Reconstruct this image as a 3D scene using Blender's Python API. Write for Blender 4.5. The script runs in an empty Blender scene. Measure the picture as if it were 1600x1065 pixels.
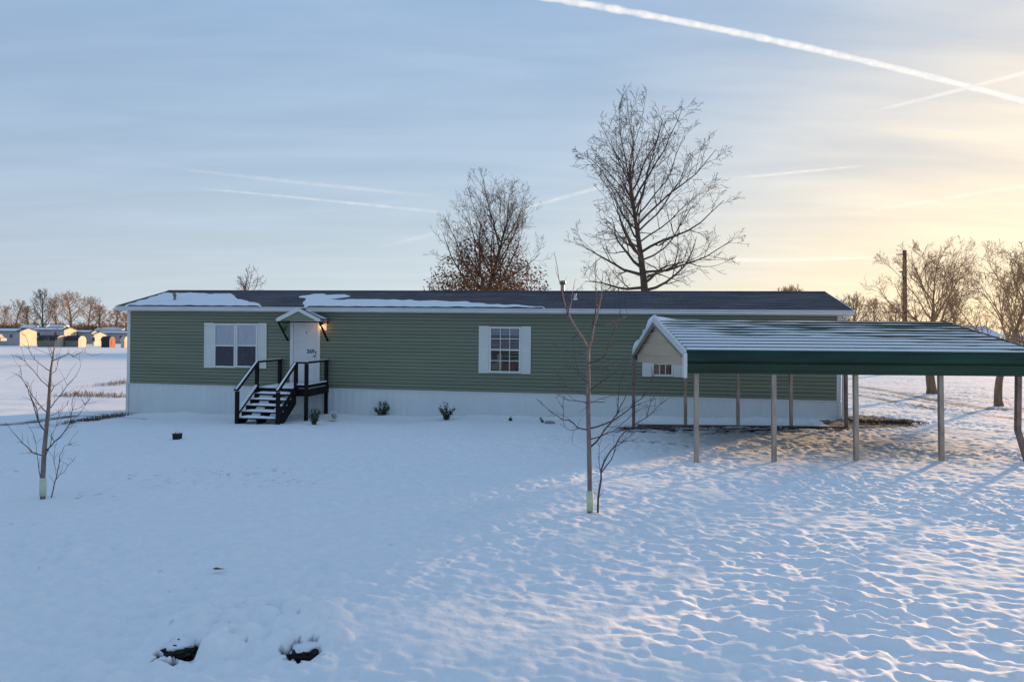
import bpy, math, random
import numpy as np
from mathutils import Vector, Matrix

R = math.radians
sc = bpy.context.scene
col = sc.collection

# ------------------------------------------------------------------ camera
F = 1067.0                                   # focal length in photograph pixels (1600 wide)
CAM = Vector((0.0, 0.0, 2.0))
ROLL = R(0.40)
HOR = 514.0
cam_d = bpy.data.cameras.new('camera')
cam = bpy.data.objects.new('camera', cam_d)
col.objects.link(cam)
cam_d.sensor_width = 36.0
cam_d.lens = 36.0 * F / 1600.0
cam_d.shift_y = (HOR - 532.5) / 1600.0
cam_d.clip_start = 0.1
cam_d.clip_end = 60000.0
cam.location = CAM
cam.rotation_euler = (Matrix.Rotation(R(90), 3, 'X') @ Matrix.Rotation(ROLL, 3, 'Z')).to_euler()
sc.camera = cam

# ------------------------------------------------------------------ world / sun / exposure
SUN_AZ = R(44.3)        # to the right of the view direction
SUN_EL = R(6.9)
SUNDIR = Vector((math.sin(SUN_AZ) * math.cos(SUN_EL), math.cos(SUN_AZ) * math.cos(SUN_EL), math.sin(SUN_EL)))
w = bpy.data.worlds.new('World')
sc.world = w
w.use_nodes = True
nt = w.node_tree
N, L = nt.nodes, nt.links
for n in list(N):
    N.remove(n)
out = N.new('ShaderNodeOutputWorld')
bg = N.new('ShaderNodeBackground')
bg.inputs['Strength'].default_value = 0.12
L.new(bg.outputs[0], out.inputs[0])
sky = N.new('ShaderNodeTexSky')
sky.sky_type = 'NISHITA'
sky.sun_disc = False
sky.sun_elevation = SUN_EL
sky.sun_rotation = SUN_AZ
sky.altitude = 200
sky.air_density = 1.0
sky.dust_density = 0.4
sky.ozone_density = 1.6
tc = N.new('ShaderNodeTexCoord')


def wm(op, a, b=None, c=None):
    n = N.new('ShaderNodeMath')
    n.operation = op
    for i, v in enumerate((a, b, c)):
        if v is None:
            continue
        if isinstance(v, (int, float)):
            n.inputs[i].default_value = v
        else:
            L.new(v, n.inputs[i])
    return n.outputs[0]


def wramp(fac, stops):
    n = N.new('ShaderNodeValToRGB')
    els = n.color_ramp.elements
    while len(els) < len(stops):
        els.new(0.5)
    for e, (p, c) in zip(els, stops):
        e.position = p
        e.color = (c, c, c, 1) if isinstance(c, (int, float)) else (*c, 1)
    L.new(fac, n.inputs[0])
    return n.outputs[0]


def wmix(fac, a, b, blend='MIX'):
    n = N.new('ShaderNodeMix')
    n.data_type = 'RGBA'
    n.blend_type = blend
    for s, v in ((n.inputs[0], fac), (n.inputs[6], a), (n.inputs[7], b)):
        if isinstance(v, (int, float)):
            s.default_value = v
        elif isinstance(v, tuple):
            s.default_value = (*v, 1)
        else:
            L.new(v, s)
    return n.outputs[2]


sep = N.new('ShaderNodeSeparateXYZ')
L.new(tc.outputs['Generated'], sep.inputs[0])
dz = wm('MAXIMUM', sep.outputs[2], 0.0)
inv = wm('DIVIDE', 1.0, wm('ADD', dz, 0.10))
px_ = wm('MULTIPLY', sep.outputs[0], inv)
py_ = wm('MULTIPLY', sep.outputs[1], inv)
comb = N.new('ShaderNodeCombineXYZ')
L.new(px_, comb.inputs[0])
L.new(py_, comb.inputs[1])


def wnoise(scale, rot, stretch, detail=6, rough=0.55, dist=0.0):
    mp = N.new('ShaderNodeMapping')
    mp.inputs['Rotation'].default_value = (0, 0, R(rot))
    mp.inputs['Scale'].default_value = (1.0, stretch, 1.0)
    L.new(comb.outputs[0], mp.inputs[0])
    n = N.new('ShaderNodeTexNoise')
    n.inputs['Scale'].default_value = scale
    n.inputs['Detail'].default_value = detail
    n.inputs['Roughness'].default_value = rough
    n.inputs['Distortion'].default_value = dist
    L.new(mp.outputs[0], n.inputs['Vector'])
    return n.outputs[0]


# angle to the sun -> 0..1
dot = N.new('ShaderNodeVectorMath')
dot.operation = 'DOT_PRODUCT'
nrm = N.new('ShaderNodeVectorMath')
nrm.operation = 'NORMALIZE'
L.new(tc.outputs['Generated'], nrm.inputs[0])
L.new(nrm.outputs[0], dot.inputs[0])
dot.inputs[1].default_value = SUNDIR
sd = wm('MAXIMUM', dot.outputs['Value'], 0.0)
K = 1.0 / 0.12
cloudcol0 = wramp(sd, [(0.0, (0.225, 0.32, 0.465)), (0.45, (0.26, 0.355, 0.49)), (0.78, (0.29, 0.37, 0.49)),
                      (0.90, (0.40, 0.45, 0.51)), (0.955, (0.58, 0.56, 0.52)), (0.985, (0.78, 0.67, 0.50))])
low = wramp(sep.outputs[2], [(0.0, 1.0), (0.08, 0.80), (0.22, 0.38), (0.45, 0.05)])
lowcol = wramp(sd, [(0.0, (0.34, 0.37, 0.40)), (0.45, (0.42, 0.46, 0.46)), (0.75, (0.48, 0.51, 0.48)),
                    (0.86, (0.60, 0.56, 0.45)), (0.965, (0.82, 0.63, 0.38))])
cloudcol = wmix(wm('MULTIPLY', low, 0.6), cloudcol0, lowcol)
kcol = wmix(1.0, cloudcol, (K * 1.18, K * 1.16, K * 1.12), 'MULTIPLY')
klow = wmix(1.0, lowcol, (K, K, K), 'MULTIPLY')
base0 = wmix(wm('MULTIPLY', low, 0.85), wmix(0.82, sky.outputs[0], wmix(1.0, (0.145, 0.245, 0.405), (K, K, K), 'MULTIPLY')), klow)
n1 = wnoise(0.7, 20, 3.6, 9, 0.50, 0.5)
n2 = wnoise(1.3, -38, 4.0, 9, 0.52, 0.3)
n3 = wnoise(0.25, 5, 1.6, 4, 0.5, 0.3)
m = wm('ADD', wm('MULTIPLY', n1, 0.55), wm('ADD', wm('MULTIPLY', n2, 0.25), wm('MULTIPLY', n3, 0.45)))
mask = wramp(m, [(0.50, 0.10), (0.68, 0.40), (0.82, 0.66)])
final = wmix(mask, base0, kcol)
L.new(final, bg.inputs[0])

sun_d = bpy.data.lights.new('sun', 'SUN')
sun_d.energy = 5.0
sun_d.angle = R(1.6)
sun_d.color = (1.0, 0.63, 0.33)
sun = bpy.data.objects.new('sun', sun_d)
col.objects.link(sun)
sun.rotation_euler = SUNDIR.to_track_quat('Z', 'Y').to_euler()
sun.location = (40, 50, 20)

vs = sc.view_settings
vs.view_transform = 'Standard'
vs.look = 'None'
vs.exposure = 0.68
vs.gamma = 1.0
vs.use_curve_mapping = False
sc.cycles.max_bounces = 8
sc.cycles.transparent_max_bounces = 24

# ------------------------------------------------------------------ camera geometry helpers
CR = Matrix.Rotation(R(90), 3, 'X') @ Matrix.Rotation(ROLL, 3, 'Z')


def ray(px, py):
    d = Vector(((px - 800.0) / F, -(py - HOR) / F, -1.0))
    return CR @ d


def at(px, py, Y):
    """point at depth Y seen at photograph pixel px,py"""
    d = ray(px, py)
    return CAM + d * (Y / d.y)


# ------------------------------------------------------------------ terrain height
def gbase(x, y):
    x = np.asarray(x, float)
    y = np.asarray(y, float)
    xc = 22.0 * np.tanh(x / 22.0)
    z = 0.36 + 0.0145 * xc - 0.042 * np.minimum(y, 24.0)
    t = np.clip((y - 24.0) / 130.0, 0, 1)
    z = z - 1.7 * t
    t2 = np.clip((y - 170.0) / 110.0, 0, 1)
    z = z + 2.2 * t2 * t2 * (3 - 2 * t2)
    # hill shoulder at the left end of the house
    z = z + 0.10 * np.exp(-((x + 12.5) / 2.2) ** 2 - ((y - 20.3) / 1.0) ** 2)
    return z


def g(x, y):
    return float(gbase(x, y))


def onground(px, py):
    d = ray(px, py)
    t = 1.0
    for i in range(60):
        p = CAM + d * t
        f = p.z - g(p.x, p.y)
        t += f / max(1e-3, (-d.z + 0.03)) * 0.8
    p = CAM + d * t
    return Vector((p.x, p.y, g(p.x, p.y)))


# ------------------------------------------------------------------ noise in numpy
def _hash(ix, iy, s):
    h = (ix.astype(np.int64) * 374761393 + iy.astype(np.int64) * 668265263 + s * 1442695041) & 0xFFFFFFFF
    h = ((h ^ (h >> 13)) * 1274126177) & 0xFFFFFFFF
    h = h ^ (h >> 16)
    return h


def perlin(x, y, s=0):
    ix = np.floor(x)
    iy = np.floor(y)
    fx = x - ix
    fy = y - iy
    u = fx * fx * fx * (fx * (fx * 6 - 15) + 10)
    v = fy * fy * fy * (fy * (fy * 6 - 15) + 10)

    def gr(ox, oy):
        a = _hash(ix + ox, iy + oy, s) / 4294967296.0 * 2 * math.pi
        return np.cos(a) * (fx - ox) + np.sin(a) * (fy - oy)
    a = gr(0, 0) * (1 - u) + gr(1, 0) * u
    b = gr(0, 1) * (1 - u) + gr(1, 1) * u
    return (a * (1 - v) + b * v) * 1.4


def fbm(x, y, s=0, o=3):
    r = 0
    a = 1.0
    for i in range(o):
        r = r + a * perlin(x * 2 ** i, y * 2 ** i, s + i * 7)
        a *= 0.5
    return r


# ------------------------------------------------------------------ mesh builder
class MB:
    def __init__(self):
        self.v = []
        self.f = []

    def add(self, vs_, fs):
        o = len(self.v)
        self.v.extend([tuple(p) for p in vs_])
        self.f.extend([tuple(i + o for i in f) for f in fs])

    def box(self, x0, x1, y0, y1, z0, z1, M=None):
        vs_ = [Vector((x, y, z)) for z in (z0, z1) for y in (y0, y1) for x in (x0, x1)]
        if M is not None:
            vs_ = [M @ p for p in vs_]
        self.add(vs_, [(0, 2, 3, 1), (4, 5, 7, 6), (0, 1, 5, 4), (1, 3, 7, 5), (3, 2, 6, 7), (2, 0, 4, 6)])

    def bar(self, a, b, wx, wz, up=(0, 0, 1)):
        """rectangular bar from a to b; wx sideways, wz along up"""
        a = Vector(a)
        b = Vector(b)
        d = b - a
        ln = d.length
        d.normalize()
        u = Vector(up)
        if abs(d.dot(u)) > 0.99:
            u = Vector((0, 1, 0))
        s = d.cross(u).normalized()
        u2 = s.cross(d).normalized()
        vs_ = []
        for p in (a, b):
            for (i, j) in ((-1, -1), (1, -1), (1, 1), (-1, 1)):
                vs_.append(p + s * (i * wx / 2) + u2 * (j * wz / 2))
        self.add(vs_, [(3, 2, 1, 0), (4, 5, 6, 7), (0, 1, 5, 4), (1, 2, 6, 5), (2, 3, 7, 6), (3, 0, 4, 7)])

    def tube(self, pts, rad, n=6, cap=True):
        m_ = len(pts)
        o = len(self.v)
        prev = None
        for i in range(m_):
            p = Vector(pts[i])
            if i == 0:
                d = Vector(pts[1]) - p
            elif i == m_ - 1:
                d = p - Vector(pts[i - 1])
            else:
                d = Vector(pts[i + 1]) - Vector(pts[i - 1])
            if d.length < 1e-9:
                d = Vector((0, 0, 1))
            d.normalize()
            if prev is None:
                s = d.orthogonal().normalized()
            else:
                s = (prev - d * prev.dot(d))
                s = s.normalized() if s.length > 1e-6 else d.orthogonal().normalized()
            prev = s
            t = d.cross(s)
            r = rad[i] if hasattr(rad, '__len__') else rad
            for k in range(n):
                a = 2 * math.pi * k / n
                q = p + s * (r * math.cos(a)) + t * (r * math.sin(a))
                self.v.append((q.x, q.y, q.z))
        for i in range(m_ - 1):
            for k in range(n):
                a = o + i * n + k
                b = o + i * n + (k + 1) % n
                self.f.append((a, b, b + n, a + n))
        if cap:
            self.f.append(tuple(o + k for k in range(n - 1, -1, -1)))
            self.f.append(tuple(o + (m_ - 1) * n + k for k in range(n)))

    def prism(self, prof, ax, a0, a1):
        """extrude a closed 2-D profile along axis ax ('x' or 'y' or 'z')"""
        n = len(prof)
        vs_ = []
        for a in (a0, a1):
            for (p, q) in prof:
                vs_.append({'x': (a, p, q), 'y': (p, a, q), 'z': (p, q, a)}[ax])
        fs = [(i, (i + 1) % n, (i + 1) % n + n, i + n) for i in range(n)]
        fs += [tuple(range(n - 1, -1, -1)), tuple(range(n, 2 * n))]
        self.add(vs_, fs)

    def lathe(self, prof, n=16, c=(0, 0, 0)):
        o = len(self.v)
        for (r, z) in prof:
            for k in range(n):
                a = 2 * math.pi * k / n
                self.v.append((c[0] + r * math.cos(a), c[1] + r * math.sin(a), c[2] + z))
        for i in range(len(prof) - 1):
            for k in range(n):
                a = o + i * n + k
                b = o + i * n + (k + 1) % n
                self.f.append((a, b, b + n, a + n))
        self.f.append(tuple(o + k for k in range(n - 1, -1, -1)))
        self.f.append(tuple(o + (len(prof) - 1) * n + k for k in range(n)))

    def build(self, name, mat, parent=None, smooth=False, bevel=0, sharp=None):
        me = bpy.data.meshes.new(name)
        me.from_pydata(self.v, [], self.f)
        me.validate()
        me.update()
        if smooth:
            me.polygons.foreach_set('use_smooth', [True] * len(me.polygons))
        o = bpy.data.objects.new(name, me)
        if mat is not None:
            me.materials.append(mat)
        if bevel:
            b = o.modifiers.new('bevel', 'BEVEL')
            b.width = bevel
            b.segments = 2
            b.limit_method = 'ANGLE'
        col.objects.link(o)
        if parent is not None:
            o.parent = parent
        return o


def tag(o, label=None, cat=None, group=None, kind=None):
    if label:
        o['label'] = label
    if cat:
        o['category'] = cat
    if group:
        o['group'] = group
    if kind:
        o['kind'] = kind
    return o


def thing(name, label, cat, loc=(0, 0, 0), rz=0.0, group=None, mw=None):
    o = bpy.data.objects.new(name, None)
    o.empty_display_size = 0.2
    col.objects.link(o)
    if mw is not None:
        o.matrix_world = mw
    else:
        o.location = loc
        o.rotation_euler = (0, 0, rz)
    return tag(o, label, cat, group)


def copy_tree(o, parent=None):
    c = o.copy()
    col.objects.link(c)
    if parent is not None:
        c.parent = parent
    for ch in list(o.children):
        copy_tree(ch, c)
    return c


# ------------------------------------------------------------------ materials
def mat(name, c, rough=0.7, metal=0.0, var=0.12, vscale=6.0, bump=0.0, bscale=40.0, c2=None, spec=0.5,
        coords='Object', stretch=(1, 1, 1), emit=None, estr=0.0, sss=0.0, coat=0.0):
    m_ = bpy.data.materials.new(name)
    m_.use_nodes = True
    t = m_.node_tree
    b = t.nodes['Principled BSDF']
    b.inputs['Roughness'].default_value = rough
    b.inputs['Metallic'].default_value = metal
    b.inputs['Specular IOR Level'].default_value = spec
    if coat:
        b.inputs['Coat Weight'].default_value = coat
        b.inputs['Coat Roughness'].default_value = 0.15
    tcn = t.nodes.new('ShaderNodeTexCoord')
    mp = t.nodes.new('ShaderNodeMapping')
    mp.inputs['Scale'].default_value = stretch
    t.links.new(tcn.outputs[coords], mp.inputs[0])
    nz = t.nodes.new('ShaderNodeTexNoise')
    nz.inputs['Scale'].default_value = vscale
    nz.inputs['Detail'].default_value = 6
    nz.inputs['Roughness'].default_value = 0.6
    t.links.new(mp.outputs[0], nz.inputs['Vector'])
    rp = t.nodes.new('ShaderNodeValToRGB')
    rp.color_ramp.elements[0].position = 0.3
    rp.color_ramp.elements[1].position = 0.7
    a = tuple(max(0, x * (1 - var)) for x in c)
    d = c2 if c2 else tuple(min(1, x * (1 + var)) for x in c)
    rp.color_ramp.elements[0].color = (*a, 1)
    rp.color_ramp.elements[1].color = (*d, 1)
    t.links.new(nz.outputs[0], rp.inputs[0])
    t.links.new(rp.outputs[0], b.inputs['Base Color'])
    if bump:
        n2_ = t.nodes.new('ShaderNodeTexNoise')
        n2_.inputs['Scale'].default_value = bscale
        n2_.inputs['Detail'].default_value = 5
        t.links.new(mp.outputs[0], n2_.inputs['Vector'])
        bp = t.nodes.new('ShaderNodeBump')
        bp.inputs['Strength'].default_value = 0.6
        bp.inputs['Distance'].default_value = bump
        t.links.new(n2_.outputs[0], bp.inputs['Height'])
        t.links.new(bp.outputs[0], b.inputs['Normal'])
    if emit:
        b.inputs['Emission Color'].default_value = (*emit, 1)
        b.inputs['Emission Strength'].default_value = estr
    if sss:
        b.inputs['Subsurface Weight'].default_value = sss
        b.inputs['Subsurface Radius'].default_value = (0.02, 0.03, 0.05)
    return m_


M = {}
M['siding'] = mat('siding', (0.165, 0.190, 0.130), 0.55, var=0.16, vscale=1.0, stretch=(0.3, 1, 9), bump=0.002, bscale=30)
M['white_vinyl'] = mat('white_vinyl', (0.62, 0.64, 0.62), 0.45, var=0.05, vscale=3)
M['white_trim'] = mat('white_trim', (0.60, 0.62, 0.63), 0.5, var=0.08, vscale=4, stretch=(0.3, 1, 1))
M['skirting'] = mat('skirting', (0.60, 0.65, 0.66), 0.5, var=0.04, vscale=1.5, stretch=(1, 1, 0.5))
M['black_wood'] = mat('black_wood', (0.007, 0.006, 0.006), 0.7, spec=0.25, var=0.35, vscale=20, stretch=(1, 1, 1), bump=0.002, bscale=60)
M['snow'] = mat('snow', (0.78, 0.80, 0.84), 0.6, var=0.03, vscale=8, bump=0.01, bscale=25, spec=0.08)
M['glass'] = mat('glass', (0.02, 0.03, 0.04), 0.06, var=0.0, spec=0.8)
M['post'] = mat('post', (0.33, 0.29, 0.25), 0.40, metal=0.5, var=0.25, vscale=8, stretch=(1, 1, 0.4))
M['post_rust'] = mat('post_rust', (0.19, 0.14, 0.12), 0.5, metal=0.3, var=0.4, vscale=6)
M['green_metal'] = mat('green_metal', (0.002, 0.030, 0.022), 0.30, metal=0.0, var=0.5, vscale=1.6, stretch=(0.4, 1, 3), spec=0.35, c2=(0.004, 0.055, 0.03))
M['beige_metal'] = mat('beige_metal', (0.52, 0.41, 0.29), 0.45, var=0.08, vscale=2, stretch=(1, .3, 2))
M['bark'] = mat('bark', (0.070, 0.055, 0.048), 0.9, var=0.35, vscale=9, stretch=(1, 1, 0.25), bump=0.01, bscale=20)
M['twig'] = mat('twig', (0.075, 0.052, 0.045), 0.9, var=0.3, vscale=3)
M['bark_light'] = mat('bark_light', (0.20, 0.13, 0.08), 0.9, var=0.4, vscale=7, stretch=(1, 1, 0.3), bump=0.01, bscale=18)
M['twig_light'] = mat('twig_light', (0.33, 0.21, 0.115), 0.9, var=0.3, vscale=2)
M['sapling_bark'] = mat('sapling_bark', (0.21, 0.15, 0.125), 0.75, var=0.4, vscale=30, stretch=(1, 1, 0.3))
M['sapling_twig'] = mat('sapling_twig', (0.085, 0.055, 0.055), 0.8, var=0.3, vscale=20)
M['guard'] = mat('guard', (0.55, 0.60, 0.42), 0.6, var=0.12, vscale=14)
M['brown_leaf'] = mat('brown_leaf', (0.12, 0.05, 0.024), 0.8, var=0.55, vscale=2.5, c2=(0.26, 0.105, 0.045))
M['green_leaf'] = mat('green_leaf', (0.012, 0.045, 0.016), 0.35, var=0.5, vscale=25, c2=(0.035, 0.085, 0.022))
M['weed'] = mat('weed', (0.095, 0.065, 0.05), 0.9, var=0.4, vscale=6)
M['black_plastic'] = mat('black_plastic', (0.006, 0.006, 0.007), 0.5, spec=0.3, var=0.3, vscale=20)
M['dark_soil'] = mat('dark_soil', (0.016, 0.013, 0.012), 0.95, var=0.6, vscale=30, bump=0.02, bscale=50)
M['black_metal'] = mat('black_metal', (0.012, 0.012, 0.012), 0.35, var=0.1)
M['number'] = mat('number', (0.006, 0.006, 0.008), 0.5, var=0.0)
M['galv'] = mat('galv', (0.16, 0.19, 0.15), 0.4, metal=0.6, var=0.3, vscale=10)
M['pole_wood'] = mat('pole_wood', (0.12, 0.045, 0.03), 0.9, var=0.4, vscale=5, stretch=(3, 3, 0.4))
M['curtain'] = mat('curtain', (0.80, 0.82, 0.84), 0.9, var=0.12, vscale=40, stretch=(1, 1, 0.05))
M['dark_curtain'] = mat('dark_curtain', (0.012, 0.030, 0.085), 0.8, var=0.45, vscale=9, stretch=(1, 1, 0.5))
M['room_dark'] = mat('room_dark', (0.014, 0.012, 0.016), 0.9, var=0.5, vscale=5)
M['room_red'] = mat('room_red', (0.20, 0.045, 0.03), 0.8, var=0.5, vscale=9)
M['room_tan'] = mat('room_tan', (0.30, 0.22, 0.12), 0.8, var=0.4, vscale=9)
M['blind'] = mat('blind', (0.42, 0.44, 0.50), 0.6, var=0.08, vscale=10)
M['wreath'] = mat('wreath', (0.02, 0.28, 0.05), 0.6, var=0.5, vscale=30)


def shingle_mat():
    m_ = bpy.data.materials.new('shingles')
    m_.use_nodes = True
    t = m_.node_tree
    b = t.nodes['Principled BSDF']
    b.inputs['Roughness'].default_value = 0.85
    tcn = t.nodes.new('ShaderNodeTexCoord')
    br = t.nodes.new('ShaderNodeTexBrick')
    br.inputs['Scale'].default_value = 1.0
    br.inputs['Brick Width'].default_value = 0.30
    br.inputs['Row Height'].default_value = 0.13
    br.inputs['Mortar Size'].default_value = 0.008
    br.inputs['Color1'].default_value = (0.040, 0.045, 0.062, 1)
    br.inputs['Color2'].default_value = (0.062, 0.064, 0.082, 1)
    br.inputs['Mortar'].default_value = (0.012, 0.012, 0.016, 1)
    t.links.new(tcn.outputs['Object'], br.inputs['Vector'])
    nz = t.nodes.new('ShaderNodeTexNoise')
    nz.inputs['Scale'].default_value = 1.1
    nz.inputs['Detail'].default_value = 8
    mp = t.nodes.new('ShaderNodeMapping')
    mp.inputs['Scale'].default_value = (0.8, 4.5, 1)
    t.links.new(tcn.outputs['Object'], mp.inputs[0])
    t.links.new(mp.outputs[0], nz.inputs['Vector'])
    mx = t.nodes.new('ShaderNodeMix')
    mx.data_type = 'RGBA'
    mx.blend_type = 'MULTIPLY'
    mx.inputs[0].default_value = 1.0
    rp = t.nodes.new('ShaderNodeValToRGB')
    rp.color_ramp.elements[0].position = 0.3
    rp.color_ramp.elements[0].color = (0.40, 0.42, 0.50, 1)
    rp.color_ramp.elements[1].position = 0.7
    rp.color_ramp.elements[1].color = (2.1, 1.75, 1.6, 1)
    t.links.new(nz.outputs[0], rp.inputs[0])
    t.links.new(br.outputs[0], mx.inputs[6])
    t.links.new(rp.outputs[0], mx.inputs[7])
    t.links.new(mx.outputs[2], b.inputs['Base Color'])
    bp = t.nodes.new('ShaderNodeBump')
    bp.inputs['Distance'].default_value = 0.01
    t.links.new(br.outputs['Fac'], bp.inputs['Height'])
    bp.invert = True
    t.links.new(bp.outputs[0], b.inputs['Normal'])
    return m_


M['shingle'] = shingle_mat()

# ------------------------------------------------------------------ house frame
HA = math.atan2(3.1, 19.86)
HL = 20.10
HORG = Vector((-11.51, 20.5, 0.0))
HM = Matrix.Translation(HORG) @ Matrix.Rotation(-HA, 4, 'Z') @ Matrix.Rotation(0.0035, 4, 'Y')
HI = HM.inverted()


def hp(px, py, v=0.0):
    """photograph pixel -> (u, z) on the house plane at depth v"""
    d = HI.to_3x3() @ ray(px, py)
    c = HI @ CAM
    t = (v - c.y) / d.y
    p = c + d * t
    return p.x, p.z


def hground(u, v):
    p = HM @ Vector((u, v, 0))
    return g(p.x, p.y)


# ------------------------------------------------------------------ GROUND (snow)
def seg_mask(x, y, pts, wid, soft=0.5):
    best = np.full(x.shape, 1e9)
    for (a, b) in zip(pts[:-1], pts[1:]):
        ax, ay = a
        bx, by = b
        dx, dy = bx - ax, by - ay
        t = np.clip(((x - ax) * dx + (y - ay) * dy) / (dx * dx + dy * dy), 0, 1)
        d = np.hypot(x - ax - t * dx, y - ay - t * dy)
        best = np.minimum(best, d)
    return np.clip((wid - best) / (wid * soft), 0, 1)


def inpoly(x, y, poly):
    ins = np.zeros(x.shape, bool)
    n_ = len(poly)
    j = n_ - 1
    for i in range(n_):
        xi, yi = poly[i]
        xj, yj = poly[j]
        c_ = ((yi > y) != (yj > y)) & (x < (xj - xi) * (y - yi) / (yj - yi + 1e-12) + xi)
        ins ^= c_
        j = i
    return ins


def ground():
    nc = 1150
    ys = np.concatenate([np.linspace(-40, 0.9, 26), 0.9 + 0.0 + np.array([0.15, 0.3, 0.45]),
                         1.5 * (42.0 / 1.5) ** (np.linspace(0, 1, 800)),
                         42.0 * (3500.0 / 42.0) ** (np.linspace(0, 1, 110)[1:])])
    nr = len(ys)
    t = np.linspace(-1, 1, nc)
    wid = np.maximum(ys, 1.5) * 0.98 + 3.0
    wid = np.where(ys < 1.5, 12 + (1.5 - ys) * 1.5, wid)
    wid = np.where((ys >= 1.5) & (ys < 8), np.maximum(wid, 0), wid)
    big = np.clip((ys - 42) / 60, 0, 1)
    wid = wid * (1 + 1.2 * big)
    X = t[None, :] * wid[:, None]
    Y = np.repeat(ys[:, None], nc, 1)
    Z = gbase(X, Y)
    # broad undulation and tuft lumps
    near = np.clip((60 - Y) / 40, 0, 1)
    Z = Z + 0.035 * fbm(X * 0.5, Y * 0.5, 3, 2) * near
    # frame the lumps along the wind: slightly elongated
    ca, sa = math.cos(R(-18)), math.sin(R(-18))
    P = X * ca + Y * sa
    Q = -X * sa + Y * ca
    wob = 0.35 * perlin(X * 1.1, Y * 1.1, 41)
    l1 = perlin(P * 4.6 + wob, Q * 7.2 + wob, 11)
    l2 = perlin(P * 9.0 + 3.1 + wob, Q * 12.5, 12)
    l3 = perlin(X * 14.0, Y * 16.0, 13)
    l4 = perlin(X * 1.5, Y * 1.5, 14)
    l5 = perlin(X * 23.0 + 0.5 * wob, Y * 23.0, 15) * np.clip((11 - Y) / 5, 0, 1)
    lump = 0.027 * np.maximum(l1, -0.40) + 0.017 * l2 + 0.008 * l3 + 0.014 * l4 + 0.0034 * l5
    # the snow is smoother near the house front and at the left
    hx = HI.to_3x3() @ Vector((0, 0, 0))
    hu = (X - HORG.x) * math.cos(HA) - (Y - HORG.y) * math.sin(HA)
    hv = (X - HORG.x) * math.sin(HA) + (Y - HORG.y) * math.cos(HA)
    calm = np.clip((X + 7.0 + 4.0 * np.clip((9 - Y) / 4, 0, 1) + 3.0 * perlin(X * 0.3, Y * 0.3, 20)) / 7.0, 0, 1)
    nearhouse = np.clip((-hv - 1.0) / 3.5, 0, 1)
    right = np.clip((X - 3.5) / 3.0, 0, 1)
    nearcam = np.clip((8.5 - Y) / 2.5, 0, 1)
    amp = (np.maximum(0.38, 0.70 * nearcam) + np.minimum(0.62, 1 - 0.70 * nearcam) * calm) * np.maximum(0.25 + 0.75 * nearhouse, right)
    fade = 1.0 / (1.0 + np.maximum(Y - 22, 0) * 0.04)
    patch = 0.85 + 0.75 * perlin(X * 0.35, Y * 0.35, 24) + 0.5 * perlin(X * 1.1, Y * 1.1, 25)
    Z = Z + lump * amp * fade * np.clip(patch, 0.30, 1.6) * 1.12
    # bank of snow against the skirting
    inl = np.clip(hu / 1.0, 0, 1) * np.clip((HL - hu) / 1.0, 0, 1)
    Z = Z + 0.07 * np.exp(-((hv + 0.25) / 0.35) ** 2) * inl * (1 + 0.6 * perlin(hu * 0.8, hu * 0 + 3, 30))
    # snowy approach mound in front of the steps
    c = onground(400, 672)
    Z = Z + 0.05 * np.exp(-((X - c.x) / 1.2) ** 2 - ((Y - c.y) / 0.5) ** 2)
    # trampled clods at the front left
    for (px, py, a, s) in [(385, 975, .05, .12), (455, 968, .07, .13), (480, 985, .09, .11), (440, 990, .06, .10),
                           (470, 1000, .06, .10), (285, 985, .08, .16), (360, 1000, .04, .2), (505, 968, .06, .09), (420, 960, .05, .1),
                           (330, 965, .05, .1), (520, 985, .05, .1)]:
        p = onground(px, py)
        Z = Z + a * np.exp(-(((X - p.x) / s) ** 2 + ((Y - p.y) / s) ** 2))
    for (px, py, a, s) in [(283, 1016, -.09, .08), (470, 1019, -.08, .075), (385, 990, -.05, .05), (500, 935, -.04, .2)]:
        p = onground(px, py)
        Z = Z + a * np.exp(-(((X - p.x) / s) ** 2 + ((Y - p.y) / (s * .8)) ** 2))
    rc = random.Random(77)
    dome = np.zeros_like(Z)
    for k in range(95):
        cxp, cyp = rc.uniform(265, 530), 940 + 85 * rc.random()
        if cyp > 985 and (abs(cxp - 283) < 38 or abs(cxp - 473) < 36):
            continue
        p = onground(cxp, cyp)
        s = rc.uniform(.04, .12)
        a = s * rc.uniform(.35, .65)
        q = np.hypot(X - p.x, (Y - p.y) * 1.1) / s
        dome = np.maximum(dome, a * np.clip(1 - q * q, 0, 1) ** 0.6)
    Z = Z + dome
    # ring-shaped drag mark
    p = onground(480, 930)
    rr = np.hypot((X - p.x) / 0.75, (Y - p.y) / 0.55)
    ang = np.arctan2(Y - p.y, X - p.x)
    Z = Z + 0.025 * np.exp(-((rr - 1) / 0.06) ** 2) * np.clip(np.sin(ang) * 2, 0, 1)

    # --- where the soil or dead grass shows (its own shape), plus painted crevice shade
    soil = np.zeros_like(X)
    brk = np.clip(0.5 + 1.6 * fbm(X * 3.2, Y * 5.0, 51, 4), 0, 1)
    brk2 = np.clip(0.45 + 2.2 * fbm(X * 1.6, Y * 6.0, 57, 4), 0, 1)

    def gp(pts):
        return [tuple(onground(a, b)[:2]) for a, b in pts]
    # strip along the foundation under the carport
    s = seg_mask(X, Y, gp([(965, 668), (1060, 671), (1160, 673), (1290, 669)]), 0.42, 0.9)
    soil = np.maximum(soil, s * brk2 * 1.25)
    st_ = inpoly(X, Y + 0.3 * fbm(X * 2.0, Y * 2, 94, 3), gp([(975, 664), (1305, 665), (1300, 676), (1100, 679), (960, 675)]))
    soil = np.maximum(soil, st_ * np.clip(0.42 + 2.4 * fbm(X * 1.3, Y * 5.0, 95, 4), 0, 1))
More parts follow.
